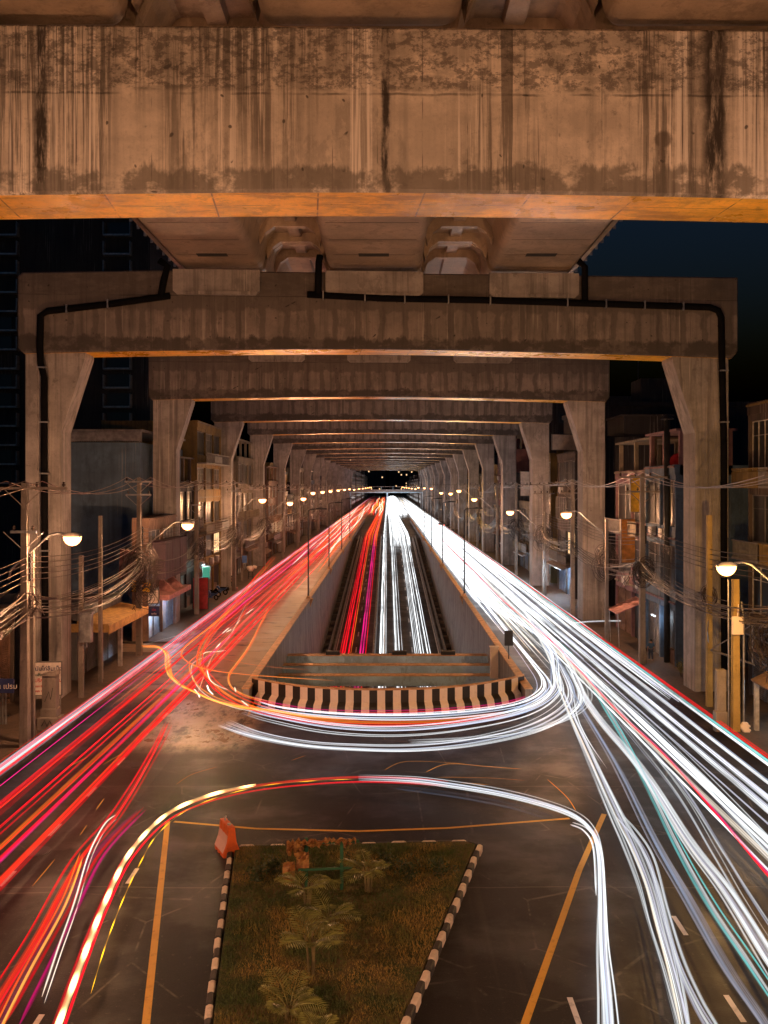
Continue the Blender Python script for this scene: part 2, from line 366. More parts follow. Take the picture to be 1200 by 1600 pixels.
# painted lines
def strip(mb, pts, w, z=.006):
    pts = [Vector((p[0],p[1],z)) for p in pts]
    for a, b in zip(pts, pts[1:]):
        d = (b-a).normalized(); n = Vector((-d.y,d.x,0))*w/2
        mb.add([a-n,a+n,b+n,b-n], [(0,1,2,3)][::1])
mb = MB()
strip(mb, [P(262,1283), P(228,1600), P(190,1900)], .19)
strip(mb, [P(272,1284), P(400,1295), P(560,1299), P(700,1294), P(890,1279)], .15, .008)
strip(mb, [P(944,1272), P(905,1360), P(820,1600), P(740,1830)], .19)
strip(mb, [P(388,1118), P(402,1085)], .14, .006)
tag(mb.build('yellow_road_line', MT['yellow']), kind='structure')
mb = MB()
for x in (-12.05,):
    y = 19.7
    while y < 48: strip(mb, [(x,y,0),(x,y+1.1,0)], .13); y += 4.0
for x, y0 in ((-8.15, 19.9), (8.3, 20.7), (12.4, 22.5), (4.45, 20.6)):
    y = y0
    while y < {-8.15:30, 8.3:26, 12.4:30, 4.45:21}[x]: strip(mb, [(x,y,0),(x,y+1.1,0)], .14); y += 4.0
for x in (-12.05, 12.4):
    y = 56
    while y < 200: strip(mb, [(x,y,0),(x,y+2,0)], .14); y += 8
tag(mb.build('white_lane_dash', MT['white']), kind='structure')

# manholes
for u, v in ((215,1195),(60,1330)):
    p = P(u,v); mb = MB()
    mb.tube([(p.x,p.y,.002),(p.x,p.y,.014)], .42, 20); mb.tube([(p.x,p.y,.010),(p.x,p.y,.020)], .34, 20)
    tag(mb.build('manhole_cover', MT['dark']), 'round iron manhole cover in the red traffic road'+(', beside the lane dashes' if v == 1195 else ', toward the bottom edge of the picture'), 'manhole cover', 'manhole covers in the road')

# ------------------------------------------------------------------ underpass trench
FZ = -7.0
def fz(y): return FZ if y < 97 else (FZ + (y-97)/(212-97)*(-FZ) if y < 212 else .0)
def ribbon_floor(name, x0, x1, mat, dz=0.0, ya=44, yb=YT1):
    ys = [ya, 97] + [97+i*5.75 for i in range(1, 21)] ; ys = [y for y in ys if y <= yb]
    if ys[-1] < yb: ys.append(yb)
    mb = MB(); vs = []
    for y in ys: vs += [(x0,y,fz(y)+dz),(x1,y,fz(y)+dz)]
    mb.add(vs, [(2*i,2*i+1,2*i+3,2*i+2) for i in range(len(ys)-1)])
    return mb.build(name, mat)
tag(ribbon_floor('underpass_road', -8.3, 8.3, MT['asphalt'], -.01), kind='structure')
mb = MB()
for x in (-5.9, -.35, 5.9):
    ys = [60,97,120,150,180,211]
    for a, b in zip(ys, ys[1:]):
        w = .07
        mb.add([(x-w,a,fz(a)+.004),(x+w,a,fz(a)+.004),(x+w,b,fz(b)+.004),(x-w,b,fz(b)+.004)], [(0,1,2,3)])
for x in (-3.6, 2.9):
    y = 70
    while y < 205:
        mb.add([(x-.07,y,fz(y)+.004),(x+.07,y,fz(y)+.004),(x+.07,y+2.5,fz(y+2.5)+.004),(x-.07,y+2.5,fz(y+2.5)+.004)], [(0,1,2,3)]); y += 8
tag(mb.build('underpass_lane_line', MT['white']), kind='structure')
for s in (-1, 1):
    w = empty('retaining_wall', (s*TX,YT0,0), 'grey concrete retaining wall with ochre coping along the underpass, '+SIDE[s], 'retaining wall', 'retaining walls of the underpass')
    a = Vector((s*TX,YT0,0))
    mb = MB()
    mb.prism([(s*7.8-a.x,-.95),(s*8.15-a.x,-.95),(s*8.15-a.x,.98),(s*7.8-a.x,.98)], 0, 260, 0)
    mb.build('parapet', MT['wallc'], w)
    mb = MB(); mb.prism([(s*7.74-a.x,.98),(s*8.21-a.x,.98),(s*8.21-a.x,1.06),(s*7.74-a.x,1.06)], 0, 260, 0)
    mb.build('coping', MT['coping'], w)
    mb = MB(); mb.prism([(s*7.42-a.x,-7.4),(s*8.35-a.x,-7.4),(s*8.35-a.x,-.96),(s*7.9-a.x,-.96),(s*7.83-a.x,-1.0)], 0, 164, 0)
    mb.build('wall_face', MT['wallc'], w)
    # low ledge with posts beside the carriageway
    mb = MB(); ys = [8, 46.8]+[46.8+i*5.75 for i in range(1, 21)]
    for y0, y1 in zip(ys, ys[1:]):
        za, zb = fz(y0+YT0), fz(y1+YT0)
        for (xa, xb, h) in ((6.55,6.75,.55),(6.05,6.2,.28)):
            xa, xb = s*xa-a.x, s*xb-a.x
            mb.add([(xa,y0,za-.1),(xb,y0,za-.1),(xb,y0,za+h),(xa,y0,za+h),(xa,y1,zb-.1),(xb,y1,zb-.1),(xb,y1,zb+h),(xa,y1,zb+h)],
                   [(0,1,2,3),(7,6,5,4),(0,4,5,1),(1,5,6,2),(2,6,7,3),(3,7,4,0)])
    mb.build('guard_rail', MT['steel'], w)
    mb = MB(); y = 12
    while y < 155:
        z = fz(y+YT0); mb.box(min(s*6.75,s*7.42)-a.x, max(s*6.75,s*7.42)-a.x, y, y+.5, z-.1, z+.42); y += 4.2
    mb.build('drain_cover', MT['kerb'], w)
# median of the underpass
mb = MB(); ys = [58,97]+[97+i*5.75 for i in range(1, 21)]
for y0, y1 in zip(ys, ys[1:]):
    za, zb = fz(y0), fz(y1); pr = [(-1.75,-.1),(-1.30,-.1),(-1.36,.35),(-1.44,.8),(-1.61,.8),(-1.69,.35)]
    vs = [(p,y0,za+q) for p,q in pr]+[(p,y1,zb+q) for p,q in pr]
    mb.add(vs, [(0,1,2,3,4,5),(11,10,9,8,7,6)]+[(i,(i+1)%6,6+(i+1)%6,6+i)[::-1] for i in range(6)])
tag(mb.build('median_barrier', MT['wallc']), 'low concrete barrier dividing red and white traffic in the underpass', 'road barrier')
# struts
for k, (y, z) in enumerate(((69,-.75),(66,-.9),(63.1,-1.05))):
    t = empty('trench_strut', (0,y,z), 'grey concrete strut spanning the underpass, '+('third' if k == 0 else 'second' if k == 1 else 'first')+' behind the striped wall', 'concrete strut', 'struts across the underpass')
    mb = MB(); mb.bbox(-7.9,7.9,0,.75,-.72,0,.03); mb.build('strut_body', MT['strut'], t)
    mb = MB(); mb.box(-7.75,7.75,-.03,.75,.0,.05); mb.build('strut_coping', MT['coping'], t)
    for s in (-1,1):
        mb = MB(); mb.prism([(s*7.82,-1.4),(s*7.82,-.72),(s*6.9,-.725)], .02, .73); mb.build('haunch', MT['strut'], t)
for u in (520,624,700):
    p = Q(u,1022,69.3); mb = MB(); mb.bbox(p.x-.55,p.x+.55,69.1,69.6,-.70,-.42,.03)
    tag(mb.build('sign_box', MT['dark']), 'dark box fixed on the third strut over the %s' % {520:'red traffic lanes',624:'white traffic lanes beside the median',700:'white traffic lanes beside the wall'}[u], 'box', 'boxes on the third strut')
# small box and sign panel on the parapet
mb = MB(); q = P(757,1040,.9); mb.bbox(7.15,7.7,61.6,62.0,-.9,1.25,.03); mb.box(7.1,7.75,61.57,62.03,1.25,1.31)
tag(mb.build('control_box', MT['cream']), 'pale metal box standing on the parapet by the third strut', 'control box')
sg = empty('traffic_sign', (8.0,58.6,.98), 'small rectangular sign seen from the back on the parapet', 'traffic sign')
mb = MB(); mb.tube([(0,0,0),(0,0,1.7)], .03, 8); mb.build('post', MT['dark'], sg)
mb = MB(); mb.bbox(-.28,.28,-.06,-.035,.95,1.95,.004); mb.build('sign_panel', MT['dark'], sg)
# striped end wall, curved and flared at the foot
def arcp(t):      # t in 0..1
    a = -1+2*t
    x = 7.95*a + .1
    y = 48.6 + 3.3*abs(a)**2.4 + .35*a
    return Vector((x,y,0))
bw = empty('striped_wall', (0,48.6,0), 'curved low wall with black and cream stripes closing the underpass', 'barrier wall')
prof = [(-.30,0),(-.30,.12),(-.22,.42),(0,.62),(0,1.30),(.22,1.30),(.22,-1.2)]
NS = 37; PER = 4
body = MB(); 
ring = []
for i in range(NS*PER+1):
    t = i/(NS*PER); p = arcp(t); d = (arcp(min(1,t+.01))-arcp(max(0,t-.01))).normalized(); nrm = Vector((-d.y,d.x,0))
    ring.append([p+nrm*a-bw.location+Vector((0,0,z)) for a, z in prof])
np_ = len(prof)
vs = [q for r_ in ring for q in r_]
fs = []; mi = []
for i in range(NS*PER):
    for k in range(np_-1):
        fs.append((i*np_+k,(i+1)*np_+k,(i+1)*np_+k+1,i*np_+k+1)); mi.append((i//PER) % 2)
body.v = vs; body.f = fs; body.m = mi
body.add([ring[0][k] for k in range(np_)], [tuple(range(np_))], 0); body.add([ring[-1][k] for k in range(np_)], [tuple(range(np_))[::-1]], 0)
body.build('striped_face', [MT['blackpaint'], MT['cream']], bw)
mb = MB()
for i in range(NS):
    t0, t1 = i/NS, (i+1)/NS
    p0, p1 = arcp(t0)-bw.location, arcp(t1)-bw.location
    mb.add([p0+Vector((0,-.04,1.302)),p1+Vector((0,-.04,1.302)),p1+Vector((0,.27,1.302)),p0+Vector((0,.27,1.302)),p0+Vector((0,-.04,1.36)),p1+Vector((0,-.04,1.36)),p1+Vector((0,.27,1.36)),p0+Vector((0,.27,1.36))],
           [(3,2,1,0),(4,5,6,7),(0,1,5,4),(2,3,7,6)])
mb.build('coping', MT['coping'], bw)
for s in (-1,1):
    mb = MB(); e = arcp(0 if s < 0 else 1)
# ground infill between the arc and the trench opening
mb = MB(); pts = [arcp(i/24) for i in range(25)]
vs = [(p.x,p.y+.15,.001) for p in pts]+[(p.x,YT0 if p.y+.15 < YT0 else p.y+.15,.001) for p in pts]
mb.add(vs, [(i,i+1,26+i,25+i) for i in range(24)])
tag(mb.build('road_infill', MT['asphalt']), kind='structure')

# ------------------------------------------------------------------ viaduct: portals and decks
Y0, PITCH, NF = 24.1, 28.0, 17
SK = .045                                       # the portals stand slightly askew
def portal(k):
    y = Y0+PITCH*k
    t = empty('viaduct_portal', (0,y,0), ('%s concrete portal frame of the elevated road from the camera' % ORD[k]) + (', with a black drain pipe' if k == 1 else ''), 'portal frame', 'portal frames of the elevated road')
    t.rotation_euler = (0,0,math.atan(SK if k else .012))
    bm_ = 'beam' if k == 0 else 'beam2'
    xl, xr = -21.3, (20.3 if k != 1 else 20.95)
    def bot(x): a = abs(x+.5)/20.8; return 20.45-.38*a**1.6
    xs = [xl+.35+(xr-xl-.7)*i/24 for i in range(25)]
    mb = MB()
    low = [(x,bot(x)) for x in xs]
    poly = [(xl,20.45),(xl+.02,20.4)]+low+[(xr,20.5),(xr,24.9),(xl+8.2,24.95),(xl+8.0,24.95),(xl+.25,24.75),(xl,24.5)]
    poly = poly[1:]
    n = len(poly); c = .08
    # faces front / back / ring, the soffit in a second material
    def inset(y_, d):
        cx = (-.5, 22.5)
        return [(p[0]-(d if p[0] > cx[0] else -d)*(1 if abs(p[0]+.5) > 20 else 0), y_, p[1]-(d if p[1] > cx[1] else -d)) for p in poly]
    A = inset(0,c); B = inset(c,0); C_ = inset(2.3-c,0); D_ = inset(2.3,c)
    vs = A+B+C_+D_; fs = [tuple(range(n)), tuple(range(4*n-1,3*n-1,-1))]; mi = [0,0]
    for r in range(3):
        for i in range(n):
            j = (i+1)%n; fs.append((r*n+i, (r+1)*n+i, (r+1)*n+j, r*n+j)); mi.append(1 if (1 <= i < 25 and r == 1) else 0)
    mb.v = vs; mb.f = fs; mb.m = mi
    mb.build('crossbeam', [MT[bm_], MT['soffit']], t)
    # bearing plinths on the face
    for (a, b) in ((-12.4,-7.4),(-3.6,2.1),(6.0,11.3)) if k else ():
        mb = MB(); mb.prism([(a+.25,23.52),(b-.25,23.52),(b,23.75),(b,24.98),(a,24.98),(a,23.75)], -.20, .9)
        mb.prism([(a+.3,23.53),(b-.3,23.53),(b-.1,23.72),(a+.1,23.72)], -.27, -.19)
        mb.build('bearing_plinth', MT['soffit' if False else 'column'], t)
    for s in (-1, 1):
        xo = -20.9 if s < 0 else (19.9 if k != 1 else 20.45); xi = xo-s*2.05; xf = xi-s*1.35
        zb = 20.30 if s < 0 else 20.32
        poly = [(xo,.0),(xi,.0),(xi,15.6),(xf,zb-.35),(xf,zb-.12),(xo,zb)]
        if s > 0: poly = poly[::-1]
        mb = MB(); mb.prism(poly, .22, 2.0)
        for q in range(5):
            x = xo-s*(.30+.18*q) - s*.35; mb.box(x-.035,x+.035,.18,.23,0.02,19.9)
        # recessed edge strips that follow the flare
        for d in (0,1):
            yy = (.17,.24) 
        mb.prism([(xi+s*.0,.02),(xi+s*.26,.02),(xi+s*.26,15.55),(xf+s*.26,zb-.5),(xf,zb-.5),(xi,15.6)][::(1 if s>0 else -1)], .14, .23)
        o = mb.build('column', MT['column'], t)
    if k == 1:
        fr = y
        def D(u,v,off=-.16): p = Q(u,v,fr+(u-U0)*fr/F*SK); return Vector((p.x, off, p.z))
        for pts in ([(250,408),(262,417),(256,440),(252,462)], [(266,463),(180,475),(75,487),(64,494),(63,540),(64,568),(70,590),(70,740),(71,900),(72,1064)],
                    [(480,461),(600,467),(760,470),(920,475),(1108,481),(1121,486),(1126,497),(1127,560),(1130,700),(1130,880),(1131,1045)],
                    [(500,400),(498,412),(497,462)], [(902,408),(913,418),(913,470)]):
            mb = MB(); q = [D(*p) for p in pts]
            mb.tube(q, .20, 10); mb.build('drain_pipe', MT['black'], t, True)
        for (u,v) in ((67,575),(70,660),(71,740),(71,860),(1129,580),(1130,660),(1131,760),(1131,900)):
            p = D(u,v); mb = MB(); mb.box(p.x-.24,p.x+.24,-.40,.0,p.z-.04,p.z+.04); mb.build('pipe_clamp', MT['steel'], t)
        for (u,v) in ((106,484),(170,476),(505,463),(570,466),(632,468),(700,469),(765,471),(885,474),(945,476),(1005,478),(1065,480)):
            p = D(u,v); mb = MB(); mb.box(p.x-.035,p.x+.035,-.40,.0,p.z-.24,p.z+.24); mb.build('pipe_clamp', MT['steel'], t)
    return t
portals = [portal(k) for k in range(NF)]

def deck(k):
    ya, yb = Y0+PITCH*k+1.2+.06, Y0+PITCH*(k+1)+1.2-.06
    zs = 25.40
    t = empty('viaduct_deck', (0,ya,zs), ('deck span of the elevated road above the camera, in front of the first portal frame' if k < 0 else '%s deck span of the elevated road, between portal frames %d and %d' % (ORD[k],k+1,k+2)), 'bridge deck', 'deck spans of the elevated road')
    Ln = yb-ya
    def girder(a, b, left_wing=0, right_wing=0):
        r = .45; pts = []
        top = 2.15
        def arc(cx, cz, r, a0, a1, n=6): return [(cx+r*math.cos(R(a0+(a1-a0)*i/n)), cz+r*math.sin(R(a0+(a1-a0)*i/n))) for i in range(n+1)]
        bot = arc(a+r, r, r, 190, 270)+arc(b-r, r, r, 270, 350)
        # haunch up to the slab
        pr = [(a-.9,top),(a-.55,top-.18),(a-.22,top-.65)]+bot+[(b+.22,top-.65),(b+.55,top-.18),(b+.9,top),(b+.9,top+.25),(a-.9,top+.25)]
        mb = MB(); n = len(pr)
        yy = [0,.35,Ln-.35,Ln]
        cx = (a+b)/2
        vs = []
        for j, y in enumerate(yy):
            f = .94 if j in (0,3) else 1
            for (x,z) in pr: vs.append((cx+(x-cx)*f, y, z+(.12 if j in (0,3) and z < 1 else 0)))
        fs = [tuple(range(n)), tuple(range(4*n-1,3*n-1,-1))]
        for j in range(3):
            for i in range(n): fs.append((j*n+i,(j+1)*n+i,(j+1)*n+(i+1)%n,j*n+(i+1)%n))
        mb.add(vs, fs)
        o = mb.build('box_girder', MT['girder'], t)
        mb = MB()
        for y in (Ln-3.4, 3.4): mb.box(cx-.85,cx+.85,y-.3,y+.3,-.015,.05)
        mb.build('access_hatch', MT['dark'], o)
        # construction joints between precast segments
        mb = MB(); y = 3.1
        while y < Ln-1: mb.box(a+.5,b-.5,y-.02,y+.02,-.008,.05); y += 3.05
        mb.build('segment_joint', MT['dark'], o)
    for a, b in ((-12.3,-7.3),(-3.55,2.05),(6.05,11.2)): girder(a,b)
    # slab with diaphragm ribs in the bays
    mb = MB(); mb.prism([(-13.3,2.2),(-13.2,2.05),(12.0,2.05),(12.1,2.2),(12.1,2.5),(-13.3,2.5)], .0, Ln)
    mb.build('deck_slab', MT['girder'], t)
    mb = MB()
    for (a, b) in ((-7.3,-3.55),(2.05,6.05)):
        c = (a+b)/2
        mb.prism([(c-.32,1.82),(c+.32,1.82),(c+.4,2.06),(c-.4,2.06)], 0, Ln)
        for y in (.0, Ln-.5, Ln-3.6, 3.1):
            mb.prism([(a+.2,.5),(a+.5,1.2),(a+1.0,1.55),(b-1.0,1.55),(b-.5,1.2),(b-.2,.5),(b+.1,2.06),(a-.1,2.06)], y, y+.5)
    mb.build('diaphragm', MT['girder'], t)
    for s in (-1, 1):
        xe = -13.3 if s < 0 else 12.1
        mb = MB(); mb.prism([(xe,1.35),(xe-s*1.2,1.95),(xe-s*1.2,2.1),(xe,2.1)][::s], 0, Ln)
        mb.box(min(xe,xe+s*.28),max(xe,xe+s*.28),0,Ln,1.25,3.6)
        mb.build('edge_parapet', MT['girder'], t)
        mb = MB(); y = 1.0
        while y < Ln: mb.box(min(xe+s*.28,xe+s*.42),max(xe+s*.28,xe+s*.42),y-.05,y+.05,1.15,1.6); y += 1.4
        mb.build('edge_bracket', MT['steel'], t)
    return t
for k in range(-1, NF-1): deck(k)

# ------------------------------------------------------------------ utility poles, cables, street lamps
def emis(name, c, s):
    m = bpy.data.materials.new(name); m.use_nodes = True; t = m.node_tree; t.nodes.clear()
    o = t.nodes.new('ShaderNodeOutputMaterial'); e = t.nodes.new('ShaderNodeEmission'); e.inputs[0].default_value = (*c,1); e.inputs[1].default_value = s
    t.links.new(e.outputs[0], o.inputs[0]); return m
MT['lens'] = emis('lamp_lens_glow', (1,.36,.12), 11); MT['lens'].cycles.emission_sampling = 'NONE'
MT['lensy'] = emis('yellow_lamp_lens_glow', (1,.46,.12), 9); MT['lensy'].cycles.emission_sampling = 'NONE'

def utility_pole(x, y, h, s, label, arms=((-.25,2.0),), w=.15, mat='pole', group='concrete utility poles'):
    t = empty('utility_pole', (x,y,.15), label, 'utility pole', group)
    mb = MB(); w0 = w*1.25; w1 = w*.8; z = h-.15
    prf = lambda q,c: [(-q,-q+c),(-q+c,-q),(q-c,-q),(q,-q+c),(q,q-c),(q-c,q),(-q+c,q),(-q,q-c)]
    vs = [(a,b,-.1) for a,b in prf(w0,.03)]+[(a,b,z) for a,b in prf(w1,.02)]
    mb.add(vs, [tuple(range(8,16)), tuple(range(7,-1,-1))]+[(i,(i+1)%8,8+(i+1)%8,8+i) for i in range(8)])
    mb.build('pole_shaft', MT[mat], t)
    for (dz, L_) in arms:
        o = MB(); o.box(-L_,L_,-w1-.10,-w1,z+dz-.06,z+dz+.06)
        for q in (-1,1): o.tube([(q*w1,-w1-.05,z+dz-.75),(q*.95,-w1-.05,z+dz)], .025, 4)
        a = o.build('crossarm', MT['pole' if L_ > 1 else 'steel'], t)
        n = 4 if L_ > 1 else 2
        for i in range(n):
            xx = -L_+.15+(2*L_-.3)*i/(n-1)
            i_ = MB(); i_.tube([(xx,-w1-.05,z+dz+.06),(xx,-w1-.05,z+dz+.10),(xx,-w1-.05,z+dz+.14),(xx,-w1-.05,z+dz+.30)], .035, 6); i_.tube([(xx,-w1-.05,z+dz+.12),(xx,-w1-.05,z+dz+.2)], .075, 8); i_.tube([(xx,-w1-.05,z+dz+.23),(xx,-w1-.05,z+dz+.28)], .06, 8)
            i_.build('insulator', MT['insul'], a)
    # rack of bracket spools for the low lines
    o = MB(); o.box(w0-.02,w0+.07,-.05,.05,h*.62,h*.62+1.3)
    for i in range(5): o.tube([(w0+.06,-.09,h*.62+.1+.27*i),(w0+.06,.09,h*.62+.1+.27*i)], .05, 6)
    o.build('spool_rack', MT['dark'], t)
    return t
LP = [(-17.2,17,12.6),(-17.1,42,12.6),(-17.95,64.4,13.0),(-18.2,85,12.9),(-17.9,104,13.0),(-17.7,128,12.6),(-17.6,150,12.6),(-17.6,174,12.6),(-17.6,198,12.6),(-17.6,226,12.6),(-17.6,262,12.6),(-17.6,300,12.6),(-17.6,340,12.6)]
RP = [(17.6,16,12.8),(17.75,38,13.2),(17.65,61.6,13.3),(17.5,84,13.0),(17.8,101,12.8),(17.7,122,12.8),(17.7,143,12.8),(17.7,174,12.8),(17.7,199,12.8),(17.7,234,12.8),(17.7,270,12.8),(17.7,304,12.8),(17.7,345,12.8)]
for s, lst in ((-1,LP),(1,RP)):
    for i, (x,y,h) in enumerate(lst):
        arms = ((-.25,2.05),(-2.3,.6)) if i % 2 else ((-.25,1.0),(-1.2,.9))
        if s > 0: arms = ((-.25,1.7),(-1.25,1.2)) if i < 5 else ((-.25,1.6),)
        utility_pole(x, y, h, s, '%s tall concrete utility pole with crossarms along the kerb, %s' % (ORD[i], SIDE[s]), arms, w=.17)
# shorter extra poles
for (u,v,vt,s,what,w,mat) in ((127,1090,868,-1,'short concrete post carrying the grey metal cabinet',.15,'pole'),(157,1067,806,-1,'slim bare concrete post beside the cabinet post',.13,'pole'),(50,1160,860,-1,'leaning stub pole strapped beside the crossarm pole',.14,'pole'),
        (1108,1104,805,1,'ochre concrete pole with the bracket frame, close to the second portal column',.17,'polemustard'),(1149,1142,905,1,'ochre pole with a pale meter box beside the street lamp',.20,'polemustard'),(948,1003,812,1,'slim dark pole under the third portal column',.15,'pole'),
        (852,930,800,1,'slim dark pole in front of the blue shutters',.14,'pole'),(378,908,808,-1,'slim concrete post by the small blue sign',.14,'pole')):
    b = P(u,v,.15); top = H-(vt-V0)*b.y/F
    t = empty('utility_post', b, what, 'post', 'shorter posts along the kerb')
    mb = MB(); w *= .9; vs = [(-w,-w,-.1),(w,-w,-.1),(w,w,-.1),(-w,w,-.1)]+[(a*.8,c*.8,top-.15) for a,c in ((-w,-w),(w,-w),(w,w),(-w,w))]
    mb.add(vs, [(3,2,1,0),(4,5,6,7),(0,1,5,4),(1,2,6,5),(2,3,7,6),(3,0,4,7)]); mb.build('post_shaft', MT[mat], t)
    if u == 127:
        c = MB(); z = b.z; c.bbox(.05,.75,-.55,-.14,3.3,4.95,.04); c.box(.0,.80,-.6,-.09,4.95,5.02); c.box(.38,.40,-.57,-.545,3.7,4.7)
        c.tube([(.4,-.3,3.3),(.42,-.3,3.0),(.3,-.25,2.9),(.15,-.16,3.1)], .05, 6)
        tag(c.build('metal_cabinet', MT['cabinet'] if 'cabinet' in MT else MT['steel']), 'grey metal cabinet hung high on the short concrete post', 'cabinet').location = b
    if u == 1149:
        c = MB(); c.bbox(-.28,.28,-.36,-.2,4.9,5.8,.03); c.tube([(0,-.28,5.8),(.05,-.28,6.4)], .03, 6)
        tag(c.build('meter_box', MT['cream']), 'pale meter box strapped to the ochre pole beside the street lamp', 'meter box').location = b
        c = MB(); c.tube([(.42,0,0),(.42,0,5.5),(.30,0,6.5)], .06, 8); c.tube([(-.36,-.05,0),(-.36,-.05,3),(-.36,0,7.6)], .045, 8)
        c.build('conduit', MT['steel'], t)
        c = MB()
        for q in range(7): c.bbox(.25+.06*math.cos(q),.62+.06*math.sin(q*2),-.32+.02*q,.02,.0+.06*q,.10+.06*q,.03)
        tag(c.build('white_sack', MT['cream']), 'crumpled pale sack left at the foot of the ochre pole', 'sack').location = b
        c = MB(); c.bbox(-1.05,-.45,-.2,.25,0,1.0,.03); c.bbox(-.98,-.5,-.15,.2,1.0,3.1,.03); c.box(-.9,-.58,-.19,-.15,1.4,2.7)
        tag(c.build('junction_cabinet', MT['pole']), 'tall narrow concrete junction cabinet beside the ochre pole', 'cabinet').location = b
    if u == 1108:
        f = MB(); 
        for z in (3.2,5.2):
            for dy in (-.25,.25): f.tube([(0,dy,z),(.95,dy-3.6,z-.1)], .045, 4)
        f.tube([(.0,0,3.2),(-.2,-.3,4.2),(0,0,5.2)], .04, 4); f.tube([(.95,-3.6,3.1),(.95,-3.6,5.1)], .045, 4); f.tube([(.0,-.2,3.2),(.95,-3.5,5.1)], .03, 4)
        f.build('bracket_frame', MT['steel'], t)

def wire(mb, att, sag, r, n=10, j=0):
    for (a, b) in zip(att, att[1:]):
        L_ = (b-a).length; sg_ = sag*(L_/22)**2*(random.uniform(.8,1.2) if j else 1)
        pts = []
        for i in range(n+1):
            f = i/n; p = a.lerp(b, f); p.z -= 4*sg_*f*(1-f)
            p.x += j*math.sin(math.pi*f)
            pts.append(p)
        mb.tube(pts, r, 4, cap=False)
for s, lst in ((-1,LP),(1,RP)):
    def cable(name, dx, zf, sag, r, mat, label, group, jz=0, j=0, i0=0):
        att = []
        for i, (x,y,h) in enumerate(lst[i0:]):
            att.append(Vector((x+dx+random.uniform(-jz,jz)*.5, y-.1, zf(h)+random.uniform(-jz,jz))))
        mb = MB(); wire(mb, att, sag, r, 10, j); mb.build(name, mat)
        return tag(bpy.data.objects[-1] if False else COL.objects[-1], label, 'cable', group)
    for k, dx in enumerate((-.85,0,.85)):
        cable('power_line', dx*(.82 if s > 0 else 1), lambda h: h+.08, .85, .022, MT['wire'], '%s bare power line from the kerb on the pole-top crossarms, %s' % (ORD[k],SIDE[s]), 'power lines on the pole tops, '+SIDE[s])
    for k in range(5):
        cable('service_cable', .25, lambda h, k=k: h*.62+.25+.27*k, .55, .020, MT['cable'], '%s cable from the bottom on the pole spool racks, %s' % (ORD[k],SIDE[s]), 'cables on the spool racks, '+SIDE[s])
    for k in range(13):
        cable('telecom_cable', random.uniform(-.1,.35)*-s, lambda h, k=k: 6.3+.09*k, .75+.5*random.random(), .020 if k % 4 else .034, MT['cable'], 'dark cable in the sagging telecom bundle along the poles, '+SIDE[s], 'telecom cable bundle, '+SIDE[s], .22, random.uniform(-.6,.6))
# drop lines from poles to the buildings
for s, lst in ((-1,LP),(1,RP)):
    for i, (x,y,h) in enumerate(lst[1:7]):
        for q in range(5):
            a = Vector((x,y,random.uniform(6,8.5))); b = Vector((s*random.uniform(20.5,21.4), y+random.uniform(3,12)*random.choice((-.4,1)), random.uniform(3.5,8)))
            mb = MB(); wire(mb, [a,b], .9+.8*random.random(), .018); mb.build('drop_cable', MT['cable'])
            tag(COL.objects[-1], 'thin drop cable from the %s tall pole to the shophouses, %s' % (ORD[i+1],SIDE[s]), 'cable', 'drop cables at the %s pole, %s' % (ORD[i+1],SIDE[s]))
def coil(c, r, n, label, axis=(1,0,0)):
    mb = MB()
    for _ in range(n):
        rr = r*random.uniform(.45,1.05); ph = random.random()*6.28; tilt = Matrix.Rotation(random.uniform(-.7,.7),3,'Z') @ Matrix.Rotation(random.uniform(-.6,.6),3,'Y')
        off = Vector((random.uniform(-.3,.3)*r, random.uniform(-.5,.5)*r, random.uniform(-.5,.5)*r)); pts = []
        for i in range(15):
            a = ph+2*math.pi*i/14*random.uniform(.97,1.03)
            pts.append(Vector(c)+off+tilt @ Vector((rr*math.cos(a)*.8, .1*math.sin(3*a), rr*math.sin(a))))
        mb.tube(pts, .022, 4, cap=False)
    for _ in range(n//3):
        a = Vector(c)+Vector((random.uniform(-1,1)*r,random.uniform(-1,1)*r,random.uniform(-.2,.8)*r)); pts = [a]
        for i in range(5): a = a+Vector((random.uniform(-.25,.25)*r,random.uniform(-.25,.25)*r,-.28*r)); pts.append(a)
        mb.tube(pts, .02, 4, cap=False)
    o = mb.build('cable_coil', MT['cable']); return tag(o, label, 'cable coil', 'tangled cable coils on the poles')
for (c,r,n,l) in (((-17.8,64.0,6.6),1.35,46,'huge tangle of looped cables on the pole above the yellow shop sign'),((-17.4,63.9,4.9),1.0,14,'loose loops of cable hanging below the huge tangle, above the canopy'),((-17.1,42.1,7.0),.55,16,'small tangle of cable on the pole with the long crossarm'),
        ((-18.1,84.9,6.4),.8,18,'cable tangle on the third tall pole, in front of the red panel'),((-17.8,104,6.6),1.1,24,'cable tangle on the fourth tall pole by the gold facade'),((-17.7,128,6.6),1.1,22,'cable tangle on the fifth tall pole'),
        ((17.65,61.5,6.6),.9,26,'cable tangle on the pole in front of the grey party wall'),((17.6,71,6.3),1.1,26,'drooping cable tangle beside the tilted awning'),((17.8,101,6.7),1.2,26,'cable tangle on the pole above the blue shutters'),((17.7,122,6.6),1.2,22,'cable tangle by the orange shop front'),
        ((18.0,50,6.3),.55,10,'round coil of cable hung on the ochre bracket pole'),((19.6,45.5,4.6),1.2,30,'cable heap over the brown awning by the meter box pole')):
    coil(c,r,n,l)

